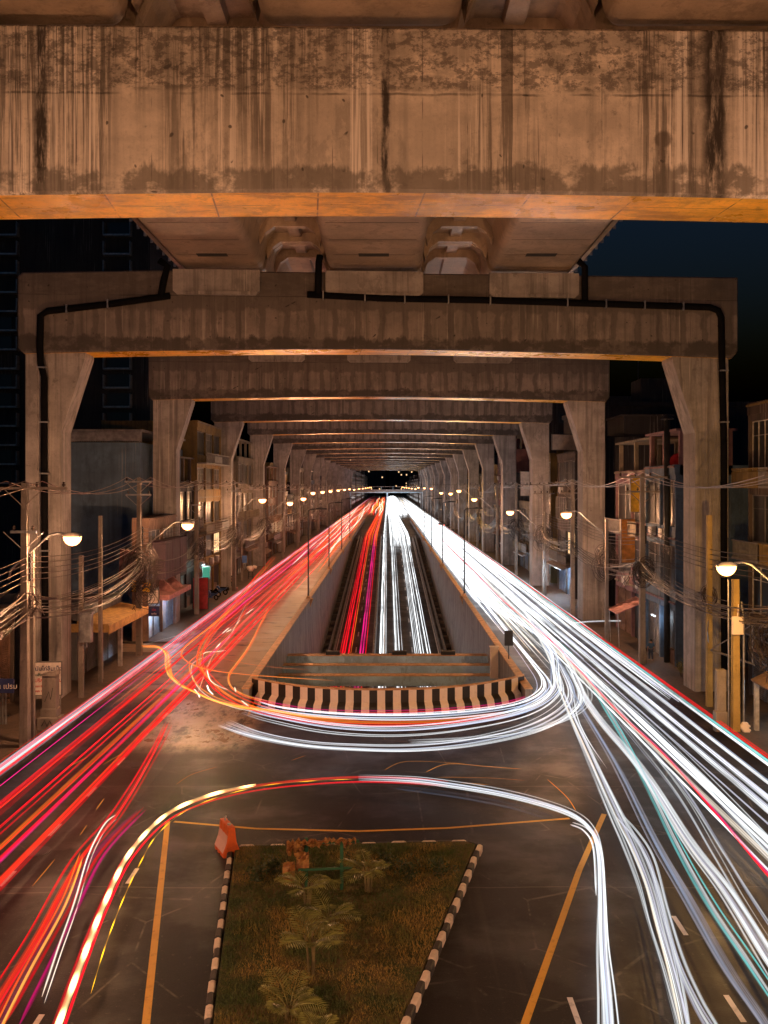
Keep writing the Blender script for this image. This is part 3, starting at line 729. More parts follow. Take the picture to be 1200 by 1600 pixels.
def street_lamp(lx, y, lz, s, label, yellow=False, arm=True, w=None):
    if w is None: w = LAMP_W*(.52 if y < 110 else .34)
    t = empty('street_lamp', (lx,y,lz), label, 'street lamp', 'street lamps along the road')
    mb = MB(); d = s*3.0
    mb.tube([(d,.0,-2.0),(d-.1*s,0,-1.5),(s*1.1,0,.10),(s*.75,0,.22),(s*.35,0,.18)], .055, 8); mb.build('arm', MT['steel'], t, True)
    mb = MB(); pr = [(-.42,.02),(.42,.02),(.38,.16),(.1,.24),(-.25,.20),(-.42,.10)]
    mb.prism(pr, -.16, .16); mb.build('lamp_housing', MT['steel'], t)
    mb = MB(); N = 10
    vs = []; fs = []
    for i in range(5):
        a = math.pi/2*i/4
        for k in range(N): q = 2*math.pi*k/N; vs.append((.44*math.cos(a)*math.cos(q), .32*math.cos(a)*math.sin(q), .05-.44*math.sin(a)))
    for i in range(4):
        for k in range(N): fs.append((i*N+k,i*N+(k+1)%N,(i+1)*N+(k+1)%N,(i+1)*N+k))
    mb.add(vs, fs); mb.build('lamp_lens', MT['lensy' if yellow else 'lens'], t, True)
    l = bpy.data.lights.new('lamp_light','POINT'); l.energy = w; l.color = (1,.50,.12) if yellow else SODIUM; l.shadow_soft_size = .14
    o = bpy.data.objects.new('lamp_light', l); COL.objects.link(o); o.parent = t; o.location = (0,0,-.52)
    return t
LL = [(113,840,42),(293,820,64.4),(410,781,104),(453,786,128),(474,779,150),(489,770,174),(503,766,198),(516,764,226),(531,763,262),(543,764,300),(552,762,340)]
for i, (u,v,y) in enumerate(LL):
    p = Q(u,v,y); x = p.x if i < 6 else -14.4
    street_lamp(x, y, min(max(p.z,9.4),11), -1, 'lit sodium street lamp, %s from the camera on the %s' % (ORD[i],SIDE[-1]))
RL = [(1135,888,38),(885,803,71),(797,800,101),(741,780,143),(717,765,174),(703,771,199),(688,770,234),(673,762,286),(660,761,340),(650,758,405)]
for i, (u,v,y) in enumerate(RL):
    p = Q(u,v,y); x = p.x if i < 5 else 14.2
    street_lamp(x, y, min(max(p.z,9.0),11.4), 1, 'lit %s street lamp, %s from the camera on the %s' % ('yellow' if i in (0,4,5) else 'sodium',ORD[i],SIDE[1]), i in (0,4,5))
for i in range(7):
    for s_ in (-1,1):
        yy = (385 if s_ < 0 else 450)+i*68
        street_lamp(s_*14.3, yy, 10.6, s_, 'tiny lit street lamp, %s of those beyond the ordered row, %s' % (ORD[i],SIDE[s_]), (i+s_)%3 == 0, w=600)
# the rows go on behind the camera
for (x,y,s) in ((-14.6,13,-1),(-14.6,-8,-1),(14.4,11,1),(14.4,-10,1)):
    street_lamp(x, y, 9.6, s, 'lit sodium street lamp beside the camera, %s, %s pole' % (SIDE[s],'closer' if y > 5 else 'farther behind'), w=LAMP_W*1.15)

# unlit lamp masts on the parapets
MA = [(-1,90),(-1,122),(-1,156),(-1,190),(1,92),(1,128),(1,160),(1,192)]
for s, y in MA:
    t = empty('lamp_mast', (s*7.98,y,1.05), 'unlit dark lamp mast on the %s underpass parapet, %s from the striped wall' % (SIDE[s],ORD[[90,122,156,190].index(y) if s < 0 else [92,128,160,192].index(y)]), 'lamp mast', 'unlit masts on the parapets')
    mb = MB(); mb.tube([(0,0,0),(0,0,8.9)], .09, 8, r1=.06); mb.build('mast_pole', MT['dark'], t)
    mb = MB(); mb.tube([(0,0,8.85),(-s*.2,0,9.0),(-s*.9,0,9.05)] if False else [(0,0,8.85),(.25,0,9.0),(1.0,0,9.05)], .05, 6); mb.build('mast_arm', MT['dark'], t)
    mb = MB(); mb.prism([(.8,8.98),(1.9,8.98),(1.85,9.12),(1.3,9.2),(.8,9.12)], -.14, .14); mb.build('lamp_housing', MT['dark'], t)
    mb = MB(); mb.prism([(-.22,0),(.22,0),(.12,.25),(-.12,.25)], -.22, .22); mb.prism([(-s*.18,-.9),(-s*.18,0),(-s*.5,.0)][::-s], -.25, .25)
    mb.build('mast_bracket', MT['coping'], t)

# ------------------------------------------------------------------ buildings
def wallm(name, c, stripes=.7): return concrete(name, tuple(k*.5 for k in c), stripes=stripes, drips=.25, dark=.3)
WM = {'peach': wallm('peach_render', (.52,.33,.24)), 'grey': wallm('grey_render', (.24,.24,.25)), 'blue': wallm('blue_grey_render', (.20,.31,.46), .35), 'cream': wallm('cream_render', (.46,.38,.27)),
      'pink': wallm('pink_render', (.42,.22,.24)), 'brown': wallm('brown_render', (.17,.12,.10)), 'gold': wallm('ochre_render', (.46,.30,.10)), 'darkw': wallm('sooty_render', (.07,.065,.07)), 'purple': wallm('mauve_render', (.20,.13,.18))}
MT['frame'] = plain('window_frame_paint', (.16,.15,.15), .5); MT['framelight'] = plain('pale_frame_paint', (.45,.42,.40), .5)
def glassm(name, c):
    n = NT(name); return n.set(c, .12, 0)
MT['glass'] = glassm('dark_window_glass', (.012,.015,.02)); MT['glass'].node_tree.nodes['Principled BSDF'].inputs['Roughness'].default_value = .3
MT['shutblue'] = plain('blue_steel_shutter', (.16,.22,.32), .4, .2); MT['shutgrey'] = plain('grey_steel_shutter', (.16,.16,.17), .45, .3); MT['shutbrown'] = plain('rusty_steel_shutter', (.16,.09,.06), .6)
MT['awnpink'] = plain('faded_pink_canopy', (.42,.20,.20), .7); MT['awnbrown'] = plain('brown_canvas', (.20,.13,.10), .8); MT['awnochre'] = plain('ochre_metal_roof', (.48,.30,.10), .6); MT['tin'] = plain('tin_roof', (.22,.20,.20), .5, .4, streak=False)
MT['red'] = plain('red_panel', (.40,.025,.03), .5); MT['orange'] = plain('orange_panel', (.62,.24,.04), .5); MT['signyellow'] = plain('yellow_sign_board', (.75,.42,.03), .5)
MT['signwhite'] = plain('white_sign_board', (.68,.60,.55), .5, var=.1); MT['inkblue'] = plain('navy_ink', (.02,.03,.12), .6, var=.1); MT['inkred'] = plain('red_ink', (.45,.02,.03), .6, var=.1); MT['inkgreen'] = plain('dark_green_ink', (.02,.10,.05), .6, var=.1); MT['inkblack'] = plain('black_ink', (.012,.012,.012), .6, var=.1)
MT['signblue'] = plain('blue_sign_board', (.06,.15,.42), .5)
MT['coolglow'] = emis('cool_tube_glow', (.60,.82,1.0), 9); MT['greenglow'] = emis('green_shop_sign_glow', (.15,.7,.45), .35); MT['warmglow'] = emis('lit_window_glow', (1,.62,.30), 1.3)

def ac_unit(parent, x, y, z, s):
    mb = MB(); mb.bbox(min(x,x-s*.38),max(x,x-s*.38),y,y+.85,z,z+.6,.03); mb.box(min(x,x-s*.45)+.02,max(x,x-s*.45),y+.1,y+.14,z-.15,z); 
    mb.tube([(x-s*.385,y+.4,z+.3),(x-s*.40,y+.4,z+.3)], .23, 12)
    mb.build('air_conditioner', MT['framelight'], parent)

def shophouse(s, y0, y1, xf, h, st, label, wall='grey', shut='shutgrey', awn=None, bal=(), roof=None, name='shophouse', depth=10, lit=(), ground='shutter', trim=None, rng=None, cat='shophouse', group='shophouses along the street'):
    rng = rng or random.Random(int(y0*7+s))
    t = empty(name, (s*xf,y0,0), label, cat, group)
    L_ = y1-y0; nb = max(1, round(L_/4.0)); bw_ = L_/nb; fh = h/st; g = 0.30
    X = lambda d: s*d          # d metres back from the front plane
    def bx(mb, d0, d1, a, b, z0, z1, mi=0): mb.box(min(X(d0),X(d1)),max(X(d0),X(d1)),a,b,z0,z1,mi)
    m = MB(); bx(m, g, depth, 0, L_, .0, h)
    pw = .28
    for i in range(nb+1):
        a = i*bw_; bx(m, 0, g, max(0,a-pw/2), min(L_,a+pw/2), .0, h)
    for k in range(1, st+1):
        z = k*fh
        for i in range(nb): bx(m, .03, g, i*bw_+pw/2, (i+1)*bw_-pw/2, z-(.5 if k < st else .35), min(z+(.85 if k < st else 0), h))
    bx(m, -.05, g+.2, 0, L_, h, h+.7)
    bx(m, depth-.2, depth, 0, L_, h, h+.7); bx(m, g+.2, depth-.2, 0, .2, h, h+.65); bx(m, g+.2, depth-.2, L_-.2, L_, h, h+.65)
    w = m.build('wall', WM[wall], t)
    m = MB()
    for k in range(1, st): bx(m, -.10, .0, 0, L_, k*fh-.06, k*fh+.08)
    bx(m, -.14, -.05, 0, L_, h+.5, h+.62)
    m.build('cornice', WM[trim or wall], t)
    for i in range(nb):
        a, b = i*bw_+pw/2, (i+1)*bw_-pw/2
        # ground floor
        z1 = fh-.5
        if ground == 'open' and i % 2 == 0:
            d = MB(); bx(d, g-.04, g-.01, a+.02, b-.02, .16, z1-.02); d.build('dark_opening', MT['inkblack'], t)
            d = MB(); bx(d, .05, .25, a+.3, (a+b)/2, .16, 1.1); bx(d, .02, .28, a+.3, (a+b)/2, 1.1, 1.16); d.build('counter', MT['shutbrown'], t)
        else:
            d = MB(); z = .17; 
            while z < z1-.02:
                zz = min(z+.11, z1-.01); xa, xb = X(g-.10), X(g-.05)
                d.add([(xb,a+.03,z),(xb,b-.03,z),(xa,b-.03,(z+zz)/2),(xa,a+.03,(z+zz)/2),(xb,b-.03,zz),(xb,a+.03,zz)], [(0,1,2,3),(3,2,4,5)]); z += .11
            for q in (a+.03, b-.09, (a+b)/2-.03): bx(d, g-.13, g-.03, q, q+.06, .16, z1)
            d.build('roller_shutter', MT[shut], t)
        for k in range(1, st):
            zb, zt = k*fh+.85, (k+1)*fh-(.5 if k < st-1 else .35)
            if zt-zb < .5: continue
            f = MB(); nmul = rng.choice((2,3,4)); w_ = (b-a-.1)/nmul; fm = MT['frame'] if rng.random() < .5 else MT['framelight']
            bx(f, g-.12, g-.04, a+.05, b-.05, zb+.02, zb+.09); bx(f, g-.12, g-.04, a+.05, b-.05, zt-.08, zt-.02)
            for q in range(nmul+1): bx(f, g-.12, g-.04, a+.05+q*w_-(.03 if q else 0), a+.05+q*w_+(.03 if q < nmul else 0), zb+.09, zt-.08)
            bx(f, g-.11, g-.05, a+.05, b-.05, zb+(zt-zb)*.7, zb+(zt-zb)*.7+.04)
            fr = f.build('window', fm, t)
            pn = MB(); bx(pn, g-.075, g-.07, a+.07, b-.07, zb+.05, zt-.05)
            pn.build('pane', MT['warmglow'] if (k,i) in lit else MT['glass'], fr)
            if k in bal:
                bl = MB(); bx(bl, -1.0, -.02, a-.1, b+.1, k*fh-.12, k*fh+.0)
                q = a
                while q < b: bx(bl, -1.0, -.96, q, q+.03, k*fh, k*fh+.95); q += .16
                bx(bl, -1.02, -.94, a-.1, b+.1, k*fh+.95, k*fh+1.02)
                if rng.random() < .5: bx(bl, -1.0, -.97, a-.1, b+.1, k*fh+.1, k*fh+.8)
                bl.build('balcony', WM[trim or wall] if rng.random() < .5 else MT['frame'], t)
            elif rng.random() < .45: ac_unit(t, X(-.02), a+rng.uniform(.2,1.8), k*fh+.05, s)
            elif rng.random() < .35:
                gr = MB(); q = a+.1
                while q < b-.1: bx(gr, -.28, -.26, q, q+.02, zb-.1, zt); q += .22
                for zz in (zb-.1, (zb+zt)/2, zt): bx(gr, -.29, -.25, a+.1, b-.1, zz, zz+.03)
                for q in (a+.1, b-.12):
                    for zz in (zb-.1, zt): bx(gr, -.27, .0, q, q+.02, zz, zz+.02)
                gr.build('window_grille', MT['frame'], t)
        if awn and i % 3 != 2:
            aw = MB(); z = fh-.35; p = [(X(0),z+.35),(X(-1.5),z-.15),(X(-1.5),z-.27),(X(0),z+.22)]
            aw.prism(p if s > 0 else p[::-1], a-.05, b+.05); n_ = a
            while n_ < b: aw.prism([(X(0),z+.37),(X(-1.5),z-.13),(X(-1.5),z-.15),(X(0),z+.35)], n_, n_+.04); n_ += .35
            aw.build('awning', MT[awn], t)
    if roof:
        rf = MB()
        if 'posts' in roof:
            for i in range(nb+1):
                for d in (.3, 3.6): bx(rf, d, d+.3, min(i*bw_, L_-.3), min(i*bw_, L_-.3)+.3, h, h+3.0)
            bx(rf, .0, 4.2, -.1, L_+.1, h+3.0, h+3.15)
        if 'hut' in roof: bx(rf, 2.0, 6.5, .6, L_*.6, h, h+2.7); bx(rf, 1.7, 6.8, .3, L_*.6+.3, h+2.7, h+2.85)
        if 'tank' in roof:
            for q in (0,1): rf.tube([(X(3+1.6*q),L_*.75,h+1.0),(X(3+1.6*q),L_*.75,h+1.1),(X(3+1.6*q),L_*.75,h+2.6),(X(3+1.6*q),L_*.75,h+2.9)], .65, 12)
            for q in (-.5,.5,2.1): bx(rf, 3+q-.04, 3+q+.04, L_*.75-.5, L_*.75-.4, h, h+1); bx(rf, 3+q-.04, 3+q+.04, L_*.75+.4, L_*.75+.5, h, h+1)
        rf.build('rooftop_structure', WM[trim or wall], t)
        an = MB(); ax, ay = X(1.5), L_*.4; an.tube([(ax,ay,h),(ax,ay,h+4.6)], .03, 5)
        for q in range(5): an.tube([(ax-.5+.04*q,ay,h+3.4+.25*q),(ax+.5-.04*q,ay,h+3.4+.25*q)], .012, 4)
        an.build('antenna', MT['dark'], t)
    return t

# --- red traffic side
A = -1
shophouse(A, 29, 50.6, 21.2, 5.0, 1, 'low dark market shed behind the pole with the long crossarm', 'brown', 'shutbrown', None, (), None, 'market_shed', 8, cat='shed')
shophouse(A, 56.2, 65.4, 19.6, 3.9, 1, 'single storey shop with roller shutters, below the ochre canopy', 'grey', 'shutgrey', None, (), None, depth=12)
lb = shophouse(A, 70.4, 79.4, 18.9, 9.2, 2, 'two storey peach shop with bright blue lit shutters', 'peach', 'shutblue', None, (), None, depth=1.3)
m = MB(); m.bbox(-1.2+A*-0,.0,0,8.8,3.35,3.75,.04) if False else m.bbox(.02,1.5,.6,8.6,3.3,3.7,.04); m.prism([(.02,3.72),(1.4,3.72),(.02,5.0)], 3.2, 3.5); m.prism([(.02,3.72),(1.4,3.72),(.02,5.0)], 6.2, 6.5); m.build('canopy', MT['awnpink'], lb)
m = MB(); m.bbox(.02,1.1,1.0,8.6,4.9,8.0,.04); m.box(1.1,1.14,3.4,3.5,4.9,8.0); m.box(1.1,1.14,6.0,6.1,4.9,8.0); m.build('upper_cladding', WM['purple'], lb)
shophouse(A, 82.8, 93, 20.2, 12.2, 3, 'three storey sooty shophouse beside the red panel', 'darkw', 'shutgrey', None, (2,), 'posts', ground='open', trim='brown')
shophouse(A, 93.1, 106.5, 19.9, 18.6, 5, 'tall ochre facade with stained pilasters, floodlit by the street lamp', 'gold', 'shutbrown', None, (2,4), None, lit=((1,2),), ground='open', trim='cream')
nm = ['grey','cream','brown','peach','gold','grey','darkw','cream','brown','grey','peach','darkw']
hh = [11,15,8,12,14.5,9,13,16,11,13,9,14]
i = 0; y = 110.6; r_ = random.Random(5)
for k in range(3, 12):
    ce = Y0+PITCH*(k+1)
    lim = ce-.6
    parts = [(y, y+(lim-y)*.46), (y+(lim-y)*.46+.1, lim)]
    for a, b in parts:
        shophouse(A, a, b, 20.2+r_.uniform(-.2,.5), hh[i%12]+r_.uniform(-1,1), 3 if hh[i%12] < 12 else 4, '%s storey %s shophouse standing %s in the row beyond the ochre facade' % ('three' if hh[i%12] < 12 else 'four', {'darkw':'sooty','gold':'ochre'}.get(nm[i%12],nm[i%12]), ORD[i]),
            nm[i%12], r_.choice(('shutgrey','shutblue','shutbrown')), r_.choice((None,'awnbrown','tin')), r_.choice(((),(1,),(2,),(1,2))), r_.choice((None,'posts','hut','tank')), lit=(((1,0),) if r_.random() < .12 else ()), ground=r_.choice(('shutter','open')))
        i += 1
    y = ce+3.0
# --- white traffic side
A = 1
shophouse(A, 30, 52.5, 21.3, 16.6, 4, 'four storey dark apartment block behind the yellow street lamp', 'brown', 'shutgrey', 'awnbrown', (1,2,3), 'hut tank', lit=(), trim='gold')
shophouse(A, 60.5, 67.5, 19.6, 13.2, 3, 'blue grey shophouse with a blank party wall, beside the second portal column', 'blue', 'shutgrey', None, (), 'posts', ground='open', trim='pink')
shophouse(A, 67.6, 77.5, 19.9, 13.0, 3, 'narrow shophouse with pink tiled piers and the golden signboards', 'pink', 'shutbrown', None, (2,), 'posts', ground='open', trim='cream')
shophouse(A, 84.3, 96, 20.6, 16.4, 4, 'dark tall shophouse behind the third portal column', 'darkw', 'shutblue', None, (2,), 'hut', ground='shutter')
shophouse(A, 96.1, 106.0, 20.3, 15.5, 4, 'brown shophouse with a lit blue shutter', 'brown', 'shutblue', 'tin', (1,), 'tank', ground='shutter', lit=((1,0),))
i = 0; y = 112.0
nm = ['gold','cream','grey','pink','brown','cream','peach','grey','darkw','gold','brown','cream']
for k in range(3, 12):
    ce = Y0+PITCH*(k+1)+1; lim = ce-.6
    for a, b in [(y, y+(lim-y)*.46), (y+(lim-y)*.46+.1, lim)]:
        shophouse(A, a, b, 20.2+r_.uniform(-.2,.4), hh[(i+4)%12]+r_.uniform(0,3), 3 if hh[(i+4)%12] < 12 else 4, '%s storey %s shophouse standing %s in the row beyond the brown shophouse' % ('three' if hh[(i+4)%12] < 12 else 'four', {'darkw':'sooty','gold':'ochre'}.get(nm[i%12],nm[i%12]), ORD[i]),
            nm[i%12], r_.choice(('shutgrey','shutblue','shutbrown')), r_.choice((None,'awnbrown','tin')), r_.choice(((),(1,),(2,),(1,2))), r_.choice((None,'posts','hut','tank')), lit=(((1,0),) if r_.random() < .12 else ()), ground=r_.choice(('shutter','open')))
        i += 1
    y = ce+3.0

# tall unlit tower, blue-grey shed and other blocks behind the row
tw = empty('tower_block', (-84,150,0), 'tall dark residential tower with faint balcony edges behind the shed', 'tower block')
m = MB(); m.box(-12,44,0,22,0,92); m.build('wall', WM['darkw'], tw)
f = MB()
for k in range(4, 28):
    z = k*3.2
    for (a,b) in ((36.4,41.0),(-1,5),(14,22)): f = MB(); f.box(a,b,-1.2,-1.1,z,z+.16); f.box(a,a+.12,-1.2,0,z-.0,z+2.2); f.box(b-.12,b,-1.2,0,z,z+2.2); f.box(a,b,-1.2,-.02,z-.12,z); f.build('balcony', MT['steel'], tw)
for k in range(4, 28):
    for (a,b) in ((36.6,40.8),(0,4),(15,21)):
        if random.random() < .7:
            p_ = MB(); p_.box(a+.3,b-.3,-.08,-.01,k*3.2+.3,k*3.2+2.4); wdw = p_.build('window', MT['glass'], tw)
sh = empty('warehouse', (-27.6,77,0), 'large blue grey windowless warehouse with a ribbed eave lit from below', 'warehouse')
m = MB(); m.box(0,6.2,0,34,0,16.2); m.build('wall', WM['blue'], sh)
m = MB(); x = -.4
while x < 6.3: m.prism([(x,16.25),(x+.1,16.32),(x+.2,16.25),(x+.2,17.1),(x+.1,17.2),(x,17.1)], -.5, -.05); x += .2
m.box(-.4,6.5,-.5,34.2,17.1,17.3); m.build('ribbed_eave', MT['tin'], sh)
for (x,y,w,d,h,l,wm_) in ((34,96,22,20,21,'sooty block standing behind the dark tall shophouse','darkw'),(38,150,26,22,27,'dark mid-rise block behind the white traffic side shophouses','darkw'),(-56,190,26,20,24,'dark block far behind the ochre facade','darkw'),(46,48,16,16,22,'dark rooftop block beyond the apartment block','darkw')):
    t = empty('apartment_block', (x,y,0), l, 'apartment block'); m = MB(); m.box(-w/2,w/2,0,d,0,h); m.box(-w/2-.2,w/2+.2,-.2,d+.2,h,h+.5); m.box(-w/4,0,4,8,h+.5,h+3.5); m.build('wall', WM[wm_], t)
    f = MB()
    for k in range(1, int(h/3.2)):
        for j in range(int(w/3)): f.box(-w/2+1+3*j,-w/2+2.6+3*j,-.06,-.01,k*3.2+.6,k*3.2+2.2)
    f.build('window_band', MT['glass'], t)
    f = MB(); f.tube([(-w/4,5,h+3.5),(-w/4,5,h+9)], .06, 5)
    for q in range(6): f.tube([(-w/4-1+.1*q,5,h+6+.5*q),(-w/4+1-.1*q,5,h+6+.5*q)], .025, 4)
    f.build('antenna', MT['dark'], t)
# skyline mass far down the street
for j,(x,y,w,h) in enumerate(((-24,1060,44,34),(30,1100,54,40),(-90,900,80,36),(100,900,90,38))):
    t = empty('distant_building', (x,y,0), '%s dark distant building closing the street' % ORD[j], 'building'); m = MB(); m.box(-w/2,w/2,0,20,0,h); m.box(-w/4,w/5,2,12,h,h+5); m.build('wall', WM['darkw'], t)
    f = MB()
    for k in range(1,int(h/3.5)):
        for q in range(int(w/3.2)):
            if random.random() < .10: f.box(-w/2+1+3.2*q,-w/2+2.4+3.2*q,-.06,-.01,k*3.5,k*3.5+1.6)
    f.build('lit_window_band', MT['warmglow'], t)
for s_ in (-1,1):
    for q in range(4):
        a = 478+q*125; t = empty('distant_building', (s_*21,a,0), '%s long dark terrace far beyond the footbridge, %s' % (ORD[q],SIDE[s_]), 'terrace'); m = MB(); hq = 12+5*((q*3+s_)%3); m.box(min(0,s_*14),max(0,s_*14),0,110,0,hq); m.box(min(s_*2,s_*9),max(s_*2,s_*9),20,60,hq,hq+4); m.build('wall', WM['brown'], t)
        for k in range(int(hq/3.4)):
            f = MB(); f.box(min(-s_*.06,-s_*.01),max(-s_*.06,-s_*.01),2,108,k*3.4+1,k*3.4+2.6); f.build('window_band', MT['glass'], t)
# pedestrian bridge crossing far down the road
fb = empty('footbridge', (0,470,0), 'covered footbridge crossing all lanes far down the road', 'footbridge')
m = MB(); m.box(-22,22,0,3,8.4,8.9); m.build('deck', MT['strut'], fb)
m = MB(); m.box(-22,22,-.06,.0,8.9,10.2); m.box(-22,22,3.0,3.06,8.9,10.2); m.build('side_panel', MT['tin'], fb)
m = MB(); m.box(-22.3,22.3,-.4,3.4,11.6,11.8); m.build('roof', MT['tin'], fb)
m = MB()
for x in (-19.5,0,19.0): m.box(x-.4,x+.4,.8,2.2,0,8.4)
for x in range(-21,22,6): m.box(x-.06,x+.06,.0,.12,10.2,11.6)
m.build('pier', MT['strut'], fb)

# --- loose pieces of the street fronts
def board(name, label, cat, x, y, z, w, h, rz, mat, edge='frame', th=.12, group=None):
    t = empty(name, (x,y,z), label, cat, group, rz); m = MB(); m.bbox(-w/2,w/2,-th/2,th/2,0,h,.012); m.build('panel', MT[mat], t)
    m = MB(); m.box(-w/2-.03,w/2+.03,-th/2-.015,th/2+.015,h,h+.05); m.box(-w/2-.03,w/2+.03,-th/2-.015,th/2+.015,-.05,0); m.box(-w/2-.05,-w/2,-th/2-.015,th/2+.015,-.05,h+.05); m.box(w/2,w/2+.05,-th/2-.015,th/2+.015,-.05,h+.05); m.build('frame', MT[edge], t)
    return t
def text(parent, s, size, x, z, mat, y=-.07, align='CENTER'):
    c = bpy.data.curves.new('lettering','FONT'); c.body = s; c.size = size; c.align_x = align; c.extrude = .004; c.offset = .004
    o = bpy.data.objects.new('tmp', c); COL.objects.link(o)
    me = bpy.data.meshes.new_from_object(o.evaluated_get(bpy.context.evaluated_depsgraph_get()))
    bpy.data.objects.remove(o); me.materials.clear(); me.materials.append(MT[mat])
    q = bpy.data.objects.new('lettering', me); COL.objects.link(q); q.parent = parent; q.location = (x, y, z); q.rotation_euler = (R(90),0,0)
    return q
sgn = board('shop_sign', 'white sign with dark blue, green and red Thai lettering leaning by the portal column', 'sign', -18.55, 48.2, 1.15, 1.75, 1.75, R(4), 'signwhite')
text(sgn, 'ข้าวมันไก่ลิ้มเป็ง', .30, 0, 1.32, 'inkblue'); text(sgn, 'ตามสั่ง   ลูกชิ้นปิ้ง', .20, 0, 1.03, 'inkgreen'); text(sgn, 'เปิดบริการ 2 รอบ', .27, 0, .70, 'inkred'); text(sgn, 'รอบแรก 07.00 - 13.00 น.', .145, 0, .42, 'inkred'); text(sgn, 'รอบสอง 17.00 - 21.00 น.', .145, 0, .16, 'inkred')
for x in (-.8,.8): m = MB(); m.box(x-.03,x+.03,.07,.12,-1.0,1.7); m.build('leg', MT['steel'], sgn)
s2 = board('shop_sign', 'dark sign with pale Thai lettering above the slatted fence', 'sign', -20.3, 45.6, 1.9, 2.2, .62, R(2), 'inkblue', 'inkblue')
text(s2, 'สี่แยกรถไฟ ฯ เปรม', .36, .0, .17, 'signwhite')
fc = empty('slatted_fence', (-21.1,45.9,.16), 'grey slatted fence under the dark sign', 'fence'); 
for q in range(17):
    m = MB(); m.box(-1.2+.16*q,-1.2+.16*q+.1,0,.03,0,1.65+.05*math.sin(q*2.1)); m.build('slat', MT['steel'], fc)
m = MB(); m.box(-1.25,1.6,.03,.07,.4,.47); m.box(-1.25,1.6,.03,.07,1.3,1.37); m.build('rail', MT['dark'], fc)
s3 = board('shop_sign', 'long yellow shop sign with dark lettering jutting out over the alley', 'sign', -19.0, 69.0, 4.25, 1.75, .85, R(-22), 'signyellow', 'inkblack', .3)
text(s3, 'ร้าน ขายยา', .26, 0, .50, 'inkred', -.16); text(s3, 'เปิดบริการ', .24, 0, .14, 'inkblack', -.16)
s4 = board('wall_notice', 'small white notice with faint lines at the corner of the peach shop', 'notice', -18.45, 70.2, 3.2, .8, 1.0, 0, 'signwhite'); 
for q in range(4): text(s4, '— — — —', .14, 0, .2+.2*q, 'inkblack')
s5 = board('wall_notice', 'small navy notice under the white one', 'notice', -18.4, 70.2, 2.2, .85, .72, 0, 'inkblue'); text(s5, 'เปิด', .22, 0, .4, 'inkred'); text(s5, 'ทุกวัน', .18, 0, .1, 'signwhite')
s6 = board('round_sign', 'small blue sign hanging beside the tangle of cables', 'sign', -18.4, 68.0, 5.35, .9, .55, 0, 'signblue')
rp = empty('red_hoarding', (-18.6,88.5,.16), 'tall red panel standing beside the parked motorcycles', 'panel'); m = MB(); m.bbox(-.7,.75,0,.12,0,3.1,.03); m.build('panel', MT['red'], rp); m = MB(); m.box(-.76,-.7,-.02,.14,0,3.16); m.box(.75,.81,-.02,.14,0,3.16); m.box(-.76,.81,-.02,.14,3.1,3.16); m.build('frame', MT['dark'], rp)
cn = empty('canopy', (-19.6,56.2,0), 'ochre tin canopy on posts over the single storey shop', 'canopy')
m = MB(); m.prism([(-.5,4.0),(2.0,3.55),(2.0,3.38),(-.5,3.83)], .0, 9.1); m.box(2.0,2.06,-.05,9.15,3.1,3.62); m.box(-.5,2.0,-.06,-.0,3.2,3.72); m.build('canopy_roof', MT['awnochre'], cn)
for q in (.25,4.4,8.7):
    m = MB(); m.box(1.25,1.5,q,q+.25,.16,3.45); m.build('canopy_post', MT['framelight'], cn)
m = MB(); m.prism([(0,0),(1.6,.05),(1.6,1.95),(.1,2.2)], -.5, .5)
bb = tag(m.build('projecting_box', WM['pink']), 'pink sheet metal box jutting out over the canopy', 'sign box'); bb.location = (-19.6,65.4,5.6)
for (x,y,z,w,h,mat,l) in ((19.0,70.2,6.4,1.05,3.4,'orange','golden vertical signboard jutting out, the lower of two'),(18.7,66.9,10.5,.8,2.7,'signyellow','narrow golden signboard jutting out, the upper of two'),(19.3,112.5,9.5,1.0,3.3,'orange','orange vertical signboard far along the white traffic side'),(19.5,126,11,1.2,3.4,'signwhite','pale vertical signboard beyond the orange one')):
    board('vertical_signboard', l, 'signboard', x, y, z, w, h, 0, mat, 'frame', .2)
board('roof_billboard', 'pale blank billboard on the roof of the dark tall shophouse', 'billboard', 21.6, 106.6, 16.7, 4.6, 1.8, R(28), 'signwhite')
ta = empty('tilted_awning', (18.6,68.8,2.7), 'tilted red brown canvas awning over the stall by the curb', 'awning'); m = MB(); m.prism([(-1.2,.0),(1.0,.95),(1.0,1.02),(-1.2,.07)], -1.4, 1.4); m.build('canvas', MT['awnpink'], ta)
m = MB(); m.tube([(-1.1,-1.3,.0),(-1.0,-1.3,-2.5)], .03, 5); m.tube([(-1.1,1.3,.0),(-1.0,1.3,-2.5)], .03, 5); m.build('pole_leg', MT['steel'], ta)
ba = empty('brown_awning', (20.6,42.5,2.6), 'wide brown canvas awning beside the ochre pole', 'awning'); m = MB(); m.prism([(-2.2,.0),(.7,1.5),(.7,1.58),(-2.2,.08)], -2.5, 2.5); m.build('canvas', MT['awnbrown'], ba)
for q in (-2.3,2.3):
    m = MB(); m.box(-2.1,-1.9,q-.1,q+.1,-2.45,.05); m.build('support_post', MT['framelight'], ba)
ch = empty('chimney_pipe', (19.5,62.0,0), 'tall black chimney pipe rising past the party wall', 'chimney pipe'); m = MB(); m.tube([(0,0,.16),(0,0,17.0)], .22, 10); m.build('pipe', MT['dark'], ch, True); m = MB(); m.tube([(0,0,17.1),(0,0,17.45)], .48, 12, r1=.1); m.tube([(0,0,16.9),(0,0,17.12)], .06, 6); m.build('rain_cap', MT['dark'], ch)
sd = empty('satellite_dish', (20.0,61.3,14.1), 'dark red satellite dish on the roof parapet of the blue grey shophouse', 'satellite dish'); m = MB()
